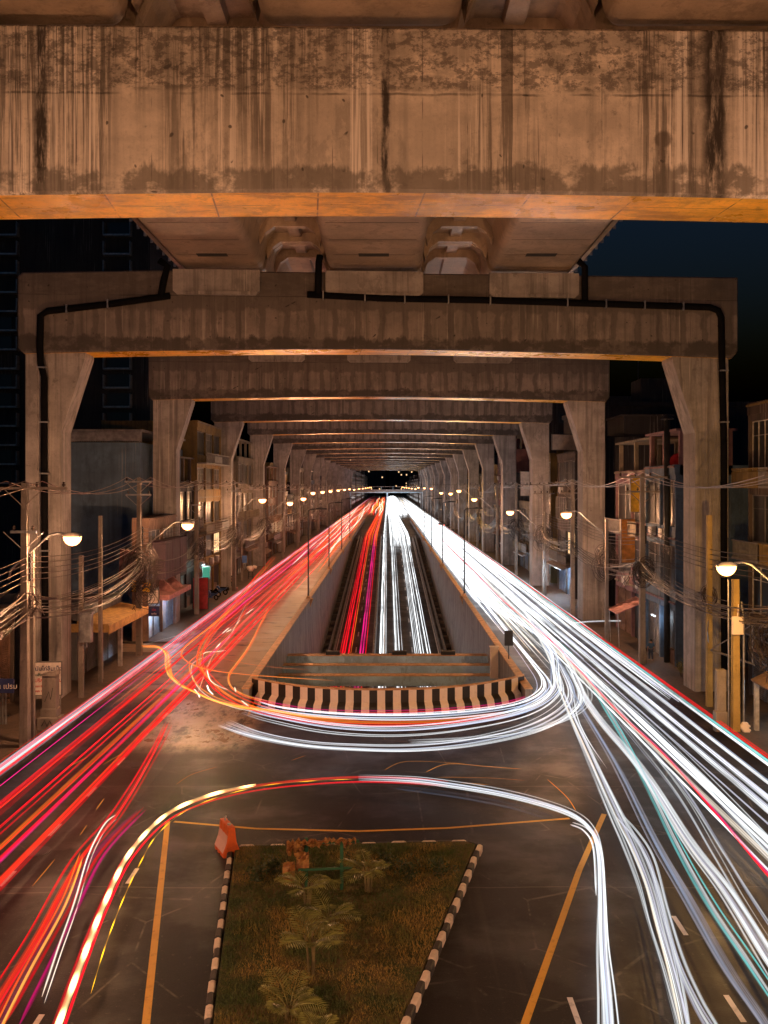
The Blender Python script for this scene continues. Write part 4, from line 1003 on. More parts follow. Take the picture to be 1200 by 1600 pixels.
vs = [(0,0,0)]+[(.6*r/3*math.cos(a*math.pi/6), -.16*(r/3)**2-.02, .6*r/3*math.sin(a*math.pi/6)) for r in (1,2,3) for a in range(12)]
m.add(vs, [(0,1+(a+1)%12,1+a) for a in range(12)]+[(1+r*12+a,1+r*12+(a+1)%12,13+r*12+(a+1)%12,13+r*12+a) for r in (0,1) for a in range(12)]); m.build('dish', MT['red'], sd); m = MB(); m.tube([(0,.0,0),(0,.2,-.2),(0,.2,-.9)], .03, 5); m.tube([(0,0,-.5),(0,-.55,0)], .015, 4); m.build('bracket', MT['dark'], sd)
for (x,y,l) in ((-17.75,47.9,'squat concrete electricity pillar with graffiti beside the white sign'),):
    t = empty('electricity_pillar', (-17.1,45.2,.16), l, 'electricity pillar')
    m = MB(); m.bbox(-.55,.55,-.4,.4,0,.62,.04); m.bbox(-.42,.42,-.3,.3,.62,1.05,.03); m.bbox(-.36,.36,-.25,.25,1.05,2.7,.03); m.prism([(-.4,2.7),(.4,2.7),(.36,2.95),(-.36,2.8)], -.3, .3); m.build('pillar_body', MT['pole'], t)
    m = MB(); m.tube([(-.3,-.42,.2),(-.15,-.42,.5),(-.02,-.42,.18),(.1,-.42,.48),(.25,-.42,.2)], .022, 5); m.tube([(-.2,-.262,1.4),(.0,-.262,1.9),(.1,-.262,1.5),(.2,-.262,2.1)], .015, 5); m.build('graffiti', MT['inkblack'], t)

# fluorescent tubes that are lit in the photograph
def tubelight(x,y,z,length,w,label,c=(.60,.80,1.0),rz=R(90),mat='coolglow'):
    t = empty('fluorescent_lamp', (x,y,z), label, 'fluorescent lamp', 'lit fluorescent lamps at the shops', rz)
    m = MB(); m.tube([(-length/2,0,0),(length/2,0,0)], .025, 6); m.build('tube', MT[mat], t); m = MB(); m.box(-length/2-.05,length/2+.05,-.05,.05,.03,.09); m.build('fixture', MT['framelight'], t)
    l = bpy.data.lights.new('tube_light','POINT'); l.energy = w; l.color = c; l.shadow_soft_size = .2; o = bpy.data.objects.new('tube_light', l); COL.objects.link(o); o.parent = t; o.location = (0,0,-.15)
tubelight(-17.95,75.2,3.1,1.2,300,'lit tube under the pink canopy, in front of the blue shutters')
tubelight(-18.9,91.5,4.3,1.2,60,'lit tube by the green sign beyond the red panel',(.5,1,.9))
tubelight(18.9,99.5,3.3,1.2,750,'lit tube above the blue shutters by the tin awning')
tubelight(19.0,116,3.3,1.2,500,'lit tube over the shop beyond the fifth portal column')
tubelight(19.0,63.5,3.2,.9,60,'lit tube in the doorway beside the blue grey party wall',(.7,.85,1))
tubelight(20.4,44.5,2.2,1.2,90,'lit tube below the brown awning',(.55,.85,1))
gs = board('lit_sign', 'small glowing green sign beyond the red panel', 'sign', -18.7, 92.0, 2.8, .8, 1.3, 0, 'framelight'); m = MB(); m.box(-.36,.36,-.075,-.065,.06,1.24); m.build('lit_face', MT['greenglow'], gs)
board('small_blue_sign', 'small round-cornered blue and white sign on the post near the stooping figure', 'sign', -18.2,113.5,2.6,.6,.9,0,'signblue')

# ------------------------------------------------------------------ traffic island
ISL = [(-5.22,30.0),(-5.05,30.3),(2.75,30.75),(3.1,30.45),(.40,20.6),(-.9,16.2),(-1.6,15.4),(-2.6,15.3),(-3.35,15.9),(-4.08,20.6)]
m = MB(); m.prism([(x*.98-.02,y) for x,y in ISL], .0, .20, axis='z'); tag(m.build('island_ground', MT['turf']), kind='structure')
kb = MB(); cnt = 0
for i in range(len(ISL)):
    a = Vector((*ISL[i],0)); b = Vector((*ISL[(i+1)%len(ISL)],0)); Ld = (b-a).length; n = max(1, round(Ld/.52)); d = (b-a).normalized(); nr = Vector((-d.y,d.x,0))
    hgt = .24 if i in (3,4) else .20
    for k in range(n):
        p = a.lerp(b,(k+.02)/n); q = a.lerp(b,(k+.98)/n); L2 = (q-p).length; jit = random.uniform(-.015,.015)
        M = Matrix(((d.x,nr.x,0,p.x+nr.x*jit),(d.y,nr.y,0,p.y+nr.y*jit),(0,0,1,0),(0,0,0,1)))
        kb.bbox(0,L2,-.02,.16,-.01,hgt+random.uniform(-.012,.012),.035,cnt%2,M); cnt += 1
tag(kb.build('island_kerb', [MT['kerbblack'], MT['kerbwhite']]), kind='structure')
def inside(x,y):
    c = False; n = len(ISL)
    for i in range(n):
        x1,y1 = ISL[i]; x2,y2 = ISL[(i+1)%n]
        if (y1 > y) != (y2 > y) and x < (x2-x1)*(y-y1)/(y2-y1)+x1: c = not c
    return c
gv = []; gf = []; rr = random.Random(3)
nb_ = 0
while nb_ < 42000:
    x, y = rr.uniform(-5.0,2.95), rr.uniform(15.6,30.5)
    if not inside(x*1.03+.03,y): continue
    hgt = rr.uniform(.04,.13)*(1.2 if math.sin(x*1.7)+math.sin(y*1.3+1) > .3 else .8); a = rr.uniform(0,6.28); w = .009; lx, ly = rr.uniform(-.06,.06), rr.uniform(-.06,.06)
    b = len(gv); c_, s_ = math.cos(a)*w, math.sin(a)*w
    gv += [(x-c_,y-s_,.198),(x+c_,y+s_,.198),(x+lx,y+ly,.2+hgt)]; gf.append((b,b+1,b+2)); nb_ += 1
me = bpy.data.meshes.new('grass'); me.from_pydata(gv,[],gf); me.materials.append(MT['grass']); go = bpy.data.objects.new('grass', me); COL.objects.link(go); tag(go, 'rough dry grass covering the traffic island', 'grass', kind='stuff')

def palm(x, y, label, nf=9, Lf=1.5, hs=.5, seed=0, group='young palms on the traffic island'):
    r = random.Random(seed); t = empty('young_palm', (x,y,.2), label, 'palm', group)
    st = MB()
    for q in range(4):
        a = r.uniform(0,6.28); st.tube([(.08*math.cos(a),.08*math.sin(a),-.05),(.12*math.cos(a),.12*math.sin(a),hs*.6),(.2*math.cos(a),.2*math.sin(a),hs*1.1)], .035, 6, r1=.018)
    st.build('stem', MT['stem'], t)
    cr = MB()
    for k in range(nf):
        az = 2*math.pi*k/nf+r.uniform(-.35,.35); up = r.uniform(.55,1.5); L_ = Lf*r.uniform(.6,1.35)
        dx, dy = math.cos(az), math.sin(az); pts = []
        for i in range(9):
            f = i/8; rad = L_*f*math.cos(up*(1-f*.9)); z = hs*.8+L_*(math.sin(up)*f-.55*f*f*(1.3-up*.5)); pts.append(Vector((dx*rad+.1*dx,dy*rad+.1*dy,max(z,.05))))
        cr.tube(pts, .014, 4, r1=.004, cap=False)
        for i in range(3, 15):
            f = i/15*8; j = int(f); p = pts[j].lerp(pts[min(j+1,8)], f-j); d = (pts[min(j+1,8)]-pts[j]).normalized()
            for sd_ in (-1,1):
                sv = Vector((-dy,dx,0))*sd_; le = .55*L_*math.sin(math.pi*(.12+.83*i/15))**.8*r.uniform(.8,1.1)
                tip = p+sv*le*.8+d*le*.6+Vector((0,0,-.22*le+.10*le*r.random())); w = Vector((0,0,1)).cross(sv).normalized()*.026
                mid = p.lerp(tip,.5)+Vector((0,0,.04*le)); cr.add([p,mid+w,tip,mid-w], [(0,1,2,3)])
    cr.build('crown', MT['leaf'], t)
pl = [(480,1415,9,.72,.55,'palm with upright fronds beside the orange panel'),(575,1392,12,.7,.7,'bushy palm on the far side of the island by the frame leg'),(488,1520,15,.8,.85,'largest palm in the middle of the island'),(452,1590,11,.62,.3,'low palm near the bottom edge of the island'),(515,1450,9,.6,.35,'small dark palm between the two bigger ones'),(497,1640,8,.6,.3,'palm cut by the bottom edge of the picture')]
for i,(u,v,nf,Lf,hs,l) in enumerate(pl):
    p = P(u,v,.2); palm(p.x,p.y,l,nf,Lf,hs,i+4)
def shrub(x,y,z,label,r=.5,n=160,h=.7,seed=0,mat='leafdark',group='dark shrubs'):
    q = random.Random(seed); t = empty('shrub',(x,y,z),label,'shrub',group); st = MB(); lf = MB()
    for k in range(9):
        a = q.uniform(0,6.28); e = Vector((r*.8*math.cos(a)*q.random(),r*.8*math.sin(a)*q.random(),h*q.uniform(.6,1))); st.tube([(0,0,0),e*.5+Vector((0,0,.1)),e], .012, 4, r1=.005, cap=False)
        for j in range(n//9):
            p = e*q.uniform(.35,1)+Vector((q.gauss(0,r*.16),q.gauss(0,r*.16),q.gauss(0,r*.1))); d = Vector((q.uniform(-1,1),q.uniform(-1,1),q.uniform(-.3,1))).normalized(); w = d.cross(Vector((q.random(),q.random(),q.random()))).normalized()*.028; L_ = q.uniform(.08,.17)
            lf.add([p,p+d*L_*.5+w,p+d*L_,p+d*L_*.5-w], [(0,1,2,3)])
    st.build('stem', MT['stem'], t); lf.build('foliage', MT[mat], t)
for i,(u,v,l) in enumerate(((402,1380,'dark shrub at the corner of the island by the orange barrier'),(640,1375,'dark shrub close to the far kerb'),(690,1372,'dark shrub by the far kerb corner of the island'),(600,1362,'dark shrub behind the bushy palm'),(430,1368,'dark shrub behind the upright palm'))):
    p = P(u,v,.2); shrub(p.x,p.y,.2,l,.6,260,.6,i,group='dark shrubs on the island')
shrub(18.9,57.2,.16,'thin leafy plant standing by the doorway of the blue grey shophouse',.5,160,1.1,31,'leaf','plants at the shop fronts'); shrub(20.1,57.6,.16,'tall dark plant against the blue party wall',.7,380,2.6,32,'leafdark','plants at the shop fronts')

# torn sign on its frame
tf = empty('torn_sign', (-1.85,26.6,.2), 'torn orange poster sheet draped over a green steel frame on the island', 'sign', rz=R(6))
for x,h in ((-.45,1.5),(.62,1.5)):
    m = MB(); m.bbox(x-.05,x+.05,-.05 if x > 0 else .25,.05 if x > 0 else .35,-.1,h,.008); m.build('leg', MT['green'] if 'green' in MT else MT['inkgreen'], tf)
m = MB(); m.box(-.9,1.15,-.035,.035,1.42,1.49); m.box(-.7,.95,-.035,.035,.62,.68); m.build('cross_bar', MT['inkgreen'], tf)
n = NT('torn_poster'); a = n.noise((3,3,5),5,.7); b = n.noise(7,4,.7,loc=(3,1,1)); col = n.mix(n.ramp(a,.45,.55), (.20,.075,.018), (.30,.15,.04)); col = n.mix(n.ramp(b,.58,.66,0,.85), col, (.03,.025,.03)); n.set(col,.6); MT['poster'] = n.m
m = MB(); nx, nz = 34, 9; r = random.Random(9); vs = []; wk = [r.uniform(-.07,.07) for _ in range(60)]
for j in range(nz+1):
    for i in range(nx+1):
        x = -1.05+2.1*i/nx; f = j/nz
        top = 1.60+wk[i]*.7+r.uniform(-.015,.015); z = top-(.30+wk[i+7]*1.6+(.25 if i < 9 else 0))*f ; y = -.10-.10*math.sin(f*3)+r.uniform(-.05,.05)+wk[(i+j*3)%50]*.8
        vs.append((x,y+.28*f,z))
m.add(vs, [(j*(nx+1)+i,j*(nx+1)+i+1,(j+1)*(nx+1)+i+1,(j+1)*(nx+1)+i) for j in range(nz) for i in range(nx)]); m.build('sheet', MT['poster'], tf)
m = MB()
for (x,y,z,w,h) in ((-.75,.1,.55,.38,.6),(-1.15,-.1,.25,.36,.7)):
    vs = [(x+w*i/5+r.uniform(-.02,.02),y+r.uniform(-.05,.05),z+h*j/5+r.uniform(-.03,.03)) for j in range(6) for i in range(6)]; m.add(vs, [(j*6+i,j*6+i+1,(j+1)*6+i+1,(j+1)*6+i) for j in range(5) for i in range(5)])
m.build('torn_flap', MT['poster'], tf)
tf.location = (-2.0,27.0,.2)

# orange water-filled barrier
n = NT('orange_plastic'); a = n.noise(5,5,.7); n.set(n.mix(n.ramp(a,.45,.7,0,.6),(.68,.13,.03),(.40,.09,.04)),.45); MT['orangepl'] = n.m
MT['pinkrefl'] = paintm('worn_white_band', (.72,.45,.42), .35)
br = empty('water_barrier', (-5.45,30.35,.0), 'orange plastic traffic barrier with a worn white band at the island corner', 'traffic barrier', rz=R(28))
pr = [(-.30,0),(.30,0),(.30,.14),(.17,.46),(.11,.98),(-.11,.98),(-.17,.46),(-.30,.14)]
m = MB(); 
def sect(y, f=1.0, g_=1.0): return [(a*f, y, b*g_) for a,b in pr]
ys = [(-.50,.90),(-.46,1),(-.15,1),(-.12,.86),(-.02,.86),(.01,1),(.16,1),(.19,.86),(.29,.86),(.32,1),(.46,1),(.50,.90)]
vs = [q for y,f in ys for q in sect(y,f)]; n_ = len(pr)
m.add(vs, [tuple(range(n_)), tuple(range(len(ys)*n_-1,(len(ys)-1)*n_-1,-1))]+[(j*n_+i,(j+1)*n_+i,(j+1)*n_+(i+1)%n_,j*n_+(i+1)%n_) for j in range(len(ys)-1) for i in range(n_)])
m.build('body', MT['orangepl'], br)
m = MB(); m.prism([(-.305,.15),(-.175,.46),(-.135,.70),(-.145,.70),(-.19,.46),(-.315,.15)], -.45, .45); m.build('white_band', MT['pinkrefl'], br)
m = MB(); m.tube([(0,-.2,.98),(0,-.2,1.03)], .07, 10); m.tube([(0,.25,.98),(0,.25,1.05),(.05,.3,1.10),(.0,.35,1.06)], .025, 6); m.build('filler_cap', MT['framelight'], br)

# ------------------------------------------------------------------ people, motorcycles, car
MT['skin'] = plain('skin', (.35,.20,.13), .5, var=.08); MT['shirtblue'] = plain('blue_shirt', (.05,.11,.22), .8); MT['jeans'] = plain('jeans', (.05,.07,.13), .8); MT['shirtgrey'] = plain('grey_shirt', (.30,.29,.33), .8); MT['trous'] = plain('black_trousers', (.02,.02,.022), .8); MT['hair'] = plain('black_hair', (.01,.009,.008), .5)
def skin(name, V, E, Rr, mat, parent, root=0):
    me = bpy.data.meshes.new(name); me.from_pydata([tuple(v) for v in V], E, []); me.materials.append(mat)
    o = bpy.data.objects.new(name, me); COL.objects.link(o); o.parent = parent
    md = o.modifiers.new('skin','SKIN'); md.use_smooth_shade = True
    lay = me.skin_vertices[0].data if me.skin_vertices else None
    if lay is None:
        bm = __import__('bmesh').new(); bm.from_mesh(me); bm.verts.layers.skin.verify(); bm.to_mesh(me); bm.free(); lay = me.skin_vertices[0].data
    for i, r in enumerate(Rr): lay[i].radius = (r,r) if not isinstance(r,tuple) else r; lay[i].use_root = (i == root)
    sb = o.modifiers.new('sub','SUBSURF'); sb.levels = 1; sb.render_levels = 2
    return o
def person(x, y, z, rz, label, shirt, trous, pose):
    t = empty('person', (x,y,z), label, 'person', rz=rz); J = pose
    V = []; E = []; Rr = []; ix = {}
    def ad(n, r): ix[n] = len(V); V.append(Vector(J[n])); Rr.append(r)
    for n, r in (('pelvis',.13),('waist',.115),('chest',(.16,.12)),('neck',.055),('chin',.065),('head',.098),('crown',.085)): ad(n, r)
    ch = ['pelvis','waist','chest','neck','chin','head','crown']; E += [(ix[a],ix[b]) for a,b in zip(ch,ch[1:])]
    for s in 'LR':
        for n, r in (('sho'+s,.062),('elb'+s,.042),('wri'+s,.027),('pal'+s,.034)): ad(n, r)
        c = ['chest','sho'+s,'elb'+s,'wri'+s,'pal'+s]; E += [(ix[a],ix[b]) for a,b in zip(c,c[1:])]
        p = Vector(J['pal'+s]); d = (p-Vector(J['wri'+s])).normalized(); sd = d.cross(Vector((0,0,1)) if abs(d.z) < .9 else Vector((1,0,0))).normalized(); bend = sd.cross(d)*.012
        for k,(o_,L_) in enumerate(((-.03,.065),(-.01,.08),(.01,.075),(.03,.058),(.045,.04))):
            a = len(V); V.append(p+sd*o_+d*(.02 if k < 4 else -.02)); Rr.append(.009); V.append(p+sd*o_*1.2+d*(L_*.7)+bend); Rr.append(.0085); V.append(p+sd*o_*1.2+d*L_+bend*2.4); Rr.append(.0075)
            E += [(ix['pal'+s],a),(a,a+1),(a+1,a+2)]
        for n, r in (('hip'+s,.095),('kne'+s,.062),('ank'+s,.04),('toe'+s,.036)): ad(n, r)
        c = ['pelvis','hip'+s,'kne'+s,'ank'+s,'toe'+s]; E += [(ix[a],ix[b]) for a,b in zip(c,c[1:])]
    skin('body', V, E, Rr, MT['skin'], t)
    def sub(name, ns, mat, rs, ex=None):
        chs = ns; vv = []; ee = []; rad = []; loc = {}
        for chn in chs:
            pr_ = None
            for n in chn:
                if n not in loc: loc[n] = len(vv); vv.append(Vector(J[n])); rad.append(rs[n] if n in rs else rs[n[:-1]])
                if pr_ is not None: ee.append((loc[pr_],loc[n]))
                pr_ = n
        skin(name, vv, ee, rad, mat, t)
    sub('shirt', [['pelvis','waist','chest'],['chest','shoL','elbL'],['chest','shoR','elbR']], shirt, {'pelvis':.15,'waist':.14,'chest':(.185,.145),'sho':.08,'elb':.06})
    sub('trousers', [['pelvis','hipL','kneL','ankL'],['pelvis','hipR','kneR','ankR']], trous, {'pelvis':.14,'hip':.11,'kne':.08,'ank':.062})
    h = Vector(J['head']); c = Vector(J['crown']); m = MB()
    vs = []; fs = []
    for i in range(5):
        a = math.pi/2*i/4*1.15
        for k in range(10): q = 2*math.pi*k/10; vs.append(h+(c-h)*.5+Vector((.112*math.sin(a)*math.cos(q), .125*math.sin(a)*math.sin(q)+.01, .125*math.cos(a))))
    for i in range(4):
        for k in range(10): fs.append((i*10+k,i*10+(k+1)%10,(i+1)*10+(k+1)%10,(i+1)*10+k))
    m.add(vs, fs); m.build('hair', MT['hair'], t, True)
    return t
base = {'pelvis':(0,0,.93),'waist':(0,.0,1.08),'chest':(0,.0,1.32),'neck':(0,.0,1.47),'chin':(0,.02,1.53),'head':(0,.01,1.61),'crown':(0,0,1.66),
 'shoL':(-.19,0,1.40),'elbL':(-.25,-.05,1.13),'wriL':(-.25,.05,.90),'palL':(-.25,.08,.83),'shoR':(.19,0,1.40),'elbR':(.25,-.06,1.13),'wriR':(.25,.06,.90),'palR':(.25,.09,.83),
 'hipL':(-.09,0,.88),'kneL':(-.10,.12,.50),'ankL':(-.10,.12,.09),'toeL':(-.11,.28,.04),'hipR':(.09,0,.88),'kneR':(.10,.04,.49),'ankR':(.10,-.18,.12),'toeR':(.11,-.04,.04)}
sc = .86
person(18.55,62.6,.16,R(-8),'person in a blue shirt walking away along the pavement past the blue grey shophouse',MT['shirtblue'],MT['jeans'],{k:tuple(c*sc for c in v) for k,v in base.items()})
b2 = dict(base); b2.update({'chest':(0,.06,1.30),'neck':(0,.10,1.44),'chin':(0,.14,1.50),'head':(0,.13,1.57),'crown':(0,.11,1.63),'wriL':(-.10,.25,1.05),'palL':(-.05,.30,1.06),'wriR':(.10,.25,1.05),'palR':(.05,.30,1.08)})
person(-18.15,104.6,.16,R(150),'person in a grey shirt standing with bags beside the parked motorcycles',MT['shirtgrey'],MT['trous'],b2)
for (dx,dy,l,mt) in ((.45,-.3,'pale pink bag on the pavement at the standing figure','awnpink'),(-.6,-.2,'black bag on the pavement at the standing figure','trous')):
    m = MB(); m.bbox(-.22,.22,-.15,.15,0,.38,.07); m.tube([(-.12,0,.38),(-.08,0,.55),(.08,0,.55),(.12,0,.38)], .015, 5); o = tag(m.build('bag', MT[mt]), l, 'bag', 'bags on the pavement'); o.location = (-18.15+dx,104.6+dy,.16)
st = empty('vendor_stand', (-17.95,117,.16), 'black metal stool stand piled with a pale cloth bundle on the pavement', 'stand'); m = MB()
for a,b in ((-.3,-.3),(.3,-.3),(.3,.3),(-.3,.3)): m.tube([(a,b,0),(a*.8,b*.8,1.0)], .03, 5)
m.box(-.28,.28,-.28,.28,.98,1.02); m.tube([(-.28,-.28,.35),(.28,-.28,.35)], .02, 4); m.build('frame', MT['dark'], st)
m = MB(); m.tube([(0,0,1.02),(0,0,1.25),(-.15,0,1.45),(-.2,.0,1.7)], .28, 9, r1=.42); m.tube([(.1,0,1.2),(.45,.1,1.62),(.75,.1,1.5)], .2, 8, r1=.22); tag(m.build('cloth_bundle', MT['cream'], None, True), 'pale cloth bundle heaped on the black stool stand', 'cloth bundle').location = (-17.95,117,.16)

def motorcycle(x,y,rz,label):
    t = empty('motorcycle', (x,y,.16), label, 'motorcycle', 'motorcycles parked on the pavement', rz)
    for yy in (-.62,.62):
        m = MB(); pts = [(0,yy+.24*math.cos(a*math.pi/8),.28+.24*math.sin(a*math.pi/8)) for a in range(17)]; m.tube(pts, .05, 6, cap=False); w = m.build('wheel', MT['black'], t, True)
        m = MB(); [m.tube([(0,yy,.28),(0,yy+.2*math.cos(a*math.pi/3),.28+.2*math.sin(a*math.pi/3))], .012, 4) for a in range(6)]; m.tube([(-.05,yy,.28),(.05,yy,.28)], .05, 8); m.build('rim', MT['steel'], w)
    m = MB(); m.prism([(.55,.35),(.40,.62),(.1,.60),(-.1,.42),(-.35,.45),(-.75,.72),(-.80,.80),(-.2,.76),(.05,.70),(.30,.95),(.42,.98),(.62,.55)], -.11, .11, axis='x'); m.bbox(-.13,.13,-.05,.35,.22,.48,.04); m.build('body', MT['signblue'] if rz > 0 else MT['black'], t)
    m = MB(); m.bbox(-.13,.13,-.75,.05,.76,.86,.04); m.build('seat', MT['black'], t)
    m = MB(); m.tube([(0,.62,.28),(0,.42,.95)], .035, 6); m.tube([(-.33,.30,1.05),(-.12,.40,1.0),(.12,.40,1.0),(.33,.30,1.05)], .018, 6); m.tube([(-.28,.32,1.05),(-.30,.36,1.22)], .01, 4); m.tube([(.28,.32,1.05),(.30,.36,1.22)], .01, 4); m.build('handlebar', MT['steel'], t)
    m = MB(); m.tube([(0,.45,.92),(0,.56,.92)], .09, 10, r1=.08); m.build('headlight', MT['framelight'], t)
    return t
motorcycle(-18.9,95.8,R(60),'motorcycle parked on the pavement just beyond the red panel'); motorcycle(-19.2,97.9,R(-65),'black motorcycle parked beside the first one, farther from the red panel'); motorcycle(-18.8,100.4,R(70),'motorcycle parked closest to the standing figure')
cr = empty('parked_car', (15.9,262,0), 'pale car with lit tail lamps stopped by the kerb far along the white traffic road', 'car')
m = MB(); m.prism([(-2.1,.35),(2.1,.35),(2.15,.75),(1.9,.92),(1.1,1.0),(.6,1.42),(-1.1,1.45),(-1.75,1.0),(-2.1,.9)], -.85, .85, axis='x'); m.build('body', MT['framelight'], cr)
m = MB(); m.prism([(.98,1.02),(.55,1.37),(-1.05,1.40),(-1.6,1.02)], -.865, .865, axis='x'); m.build('window', MT['glass'], cr); m = MB(); m.box(-.7,.7,-1.72,-1.5,1.03,1.36); m.build('rear_window', MT['glass'], cr)
for a in (-1.3,1.35):
    for b in (-.8,.8):
        m = MB(); m.tube([(b-.1,a,.32),(b+.1,a,.32)], .32, 14); w = m.build('wheel', MT['black'], cr); m = MB(); m.tube([(b-.11,a,.32),(b+.11,a,.32)], .18, 10); m.build('rim', MT['steel'], w)
MT['tail'] = emis('tail_lamp_glow', (1,.08,.03), 6)
for b in (-.7,.7): m = MB(); m.box(b-.12,b+.12,-2.16,-2.1,.72,.86); m.build('tail_lamp', MT['tail'], cr)
# ------------------------------------------------------------------ light streaks drawn by the traffic
def trailmat(name, beads=False):
    m = bpy.data.materials.new(name); m.use_nodes = True; t = m.node_tree; t.nodes.clear(); N = t.nodes.new; L = t.links.new
    o = N('ShaderNodeOutputMaterial'); mx = N('ShaderNodeMixShader'); tr = N('ShaderNodeBsdfTransparent'); e = N('ShaderNodeEmission')
    oi = N('ShaderNodeObjectInfo'); uv = N('ShaderNodeUVMap'); sp = N('ShaderNodeSeparateXYZ'); L(uv.outputs[0], sp.inputs[0])
    def M(op, a, b=None, c=None):
        n = N('ShaderNodeMath'); n.operation = op
        for i, v in enumerate((a,b,c)):
            if v is None: continue
            if hasattr(v,'links'): L(v, n.inputs[i])
            else: n.inputs[i].default_value = v
        return n.outputs[0]
    u, v = sp.outputs[0], sp.outputs[1]
    cmb = N('ShaderNodeCombineXYZ'); L(M('MULTIPLY_ADD', u, 5.0, M('MULTIPLY', oi.outputs['Random'], 97.)), cmb.inputs[0]); L(M('MULTIPLY', v, .08), cmb.inputs[1])
    nz = N('ShaderNodeTexNoise'); nz.inputs['Scale'].default_value = 1; nz.inputs['Detail'].default_value = 3; nz.inputs['Roughness'].default_value = .7; L(cmb.outputs[0], nz.inputs['Vector'])
    st = N('ShaderNodeMapRange'); st.inputs[1].default_value = .41; st.inputs[2].default_value = .62; st.inputs[3].default_value = .0; L(nz.outputs['Fac'], st.inputs[0])
    edge = M('SUBTRACT', 1., M('POWER', M('ABSOLUTE', M('MULTIPLY_ADD', u, 2., -1.)), 1.5))
    al = M('MULTIPLY', M('MULTIPLY', st.outputs[0], edge), M('MULTIPLY_ADD', oi.outputs['Random'], .55, .45))
    if beads:
        s_ = M('SINE', M('MULTIPLY', v, 4.3)); bd = M('POWER', M('MULTIPLY_ADD', s_, .5, .5), 2.5); al = M('MULTIPLY', edge, M('MULTIPLY_ADD', bd, .95, .05))
    L(M('MINIMUM', M('MULTIPLY', al, 1.15), 1.), mx.inputs[0]); L(tr.outputs[0], mx.inputs[1]); L(e.outputs[0], mx.inputs[2])
    L(oi.outputs['Color'], e.inputs[0]); L(M('MULTIPLY', oi.outputs['Alpha'], 1.), e.inputs[1]); L(mx.outputs[0], o.inputs[0])
    return m
TM = trailmat('traffic_light_glow'); TB = trailmat('blinking_light_glow', True)
RED=(1,.008,.02); RED2=(1,.04,.015); MAG=(.85,.015,.22); PUR=(.30,.10,.26); ORA=(1,.17,.015); AMB=(1,.36,.05); WHI=(.93,.97,1); WAR=(1,.88,.72); BLU=(.50,.58,.80); TEA=(.22,.85,.85); LAV=(.70,.70,.84)
tr_ = random.Random(21)
def spline(pts, n=6):
    P_ = [pts[0]]+list(pts)+[pts[-1]]; out = []
    for i in range(1, len(P_)-2):
        a,b,c,d = P_[i-1],P_[i],P_[i+1],P_[i+2]
        for k in range(n):
            t = k/n; out.append(.5*((2*b)+(c-a)*t+(2*a-5*b+4*c-d)*t*t+(3*b-a-3*c+d)*t**3))
    out.append(P_[-2]); return out
def trail(pts, w, col, st, label, group, flat=.35, mat=None, w1=None, far=False):
    n = 6; vs = []; fs = []; uvs = []; N = len(pts); d0 = 0; acc = [0]
    for i in range(1,N): acc.append(acc[-1]+(pts[i]-pts[i-1]).length)
    ring = [(-1,0),(-.5,1),(.5,1),(1,0),(.5,-1),(-.5,-1)]
    for i, p in enumerate(pts):
        t = pts[min(i+1,N-1)]-pts[max(i-1,0)]; t.z = 0; t.normalize(); s_ = Vector((t.y,-t.x,0)); ww = w if w1 is None else w+(w1-w)*i/(N-1)
        ww *= min(1, .12+min(i,N-1-i)/max(2,N*.10))
        for a,b in ring: vs.append(p+s_*a*ww+Vector((0,0,b*ww*flat)))
    for i in range(N-1):
        for k in range(n):
            fs.append((i*n+k,i*n+(k+1)%n,(i+1)*n+(k+1)%n,(i+1)*n+k)); k2 = (k+1)%n
            ua, ub = ring[k][0]*.5+.5, ring[k2][0]*.5+.5
            uvs += [(ua,acc[i]),(ub,acc[i]),(ub,acc[i+1]),(ua,acc[i+1])]
    if far:
        b = len(FAR['v']); FAR['v'] += [tuple(v) for v in vs]; FAR['f'] += [tuple(b+i for i in f) for f in fs]; r0 = tr_.uniform(0,900)*7
        FAR['uv'] += [(a_, b_+r0) for a_,b_ in uvs]; FAR['c'] += [(*col,st)]*len(vs); return
    me = bpy.data.meshes.new('light_trail'); me.from_pydata([tuple(v) for v in vs],[],fs); l = me.uv_layers.new(name='UVMap')
    for i, q in enumerate(uvs): l.data[i].uv = q
    me.materials.append(mat or TM); me.polygons.foreach_set('use_smooth', [True]*len(fs))
    o = bpy.data.objects.new('light_trail', me); COL.objects.link(o); o.color = (*col, st)
    return tag(o, label, 'light streak', group)
FAR = {'v':[],'f':[],'uv':[],'c':[]}
def trail_material_far():
    m = TM.copy(); m.name = 'distant_traffic_glow'; t = m.node_tree; a = t.nodes.new('ShaderNodeAttribute'); a.attribute_name = 'glow'
    for l in list(t.links):
        if l.from_node.type == 'OBJECT_INFO':
            to = l.to_socket; nm_ = l.from_socket.name; t.links.remove(l)
            if nm_ == 'Color': t.links.new(a.outputs['Color'], to)
            elif nm_ == 'Alpha': t.links.new(a.outputs['Alpha'], to)
            else:
                for i_ in (0,1,2):
                    if to.node.inputs[i_] == to: to.default_value = .6
    return m
def straight(x, ya, yb, z, amp=.12, x2=None, y2=60):
    pts = []; y = ya; ph = tr_.uniform(0,6.28)
    while y < yb:
        xx = x+amp*math.sin(y/31+ph)
        pts.append(Vector((xx,y,z))); y += max(2.0, y*.06)
    pts.append(Vector((x,yb,z))); return pts
CN = {(1,.62,.25):'amber',RED:'red',RED2:'red',MAG:'magenta',PUR:'purple',ORA:'orange',AMB:'amber',WHI:'white',WAR:'warm white',BLU:'pale blue',TEA:'turquoise',LAV:'lavender'}
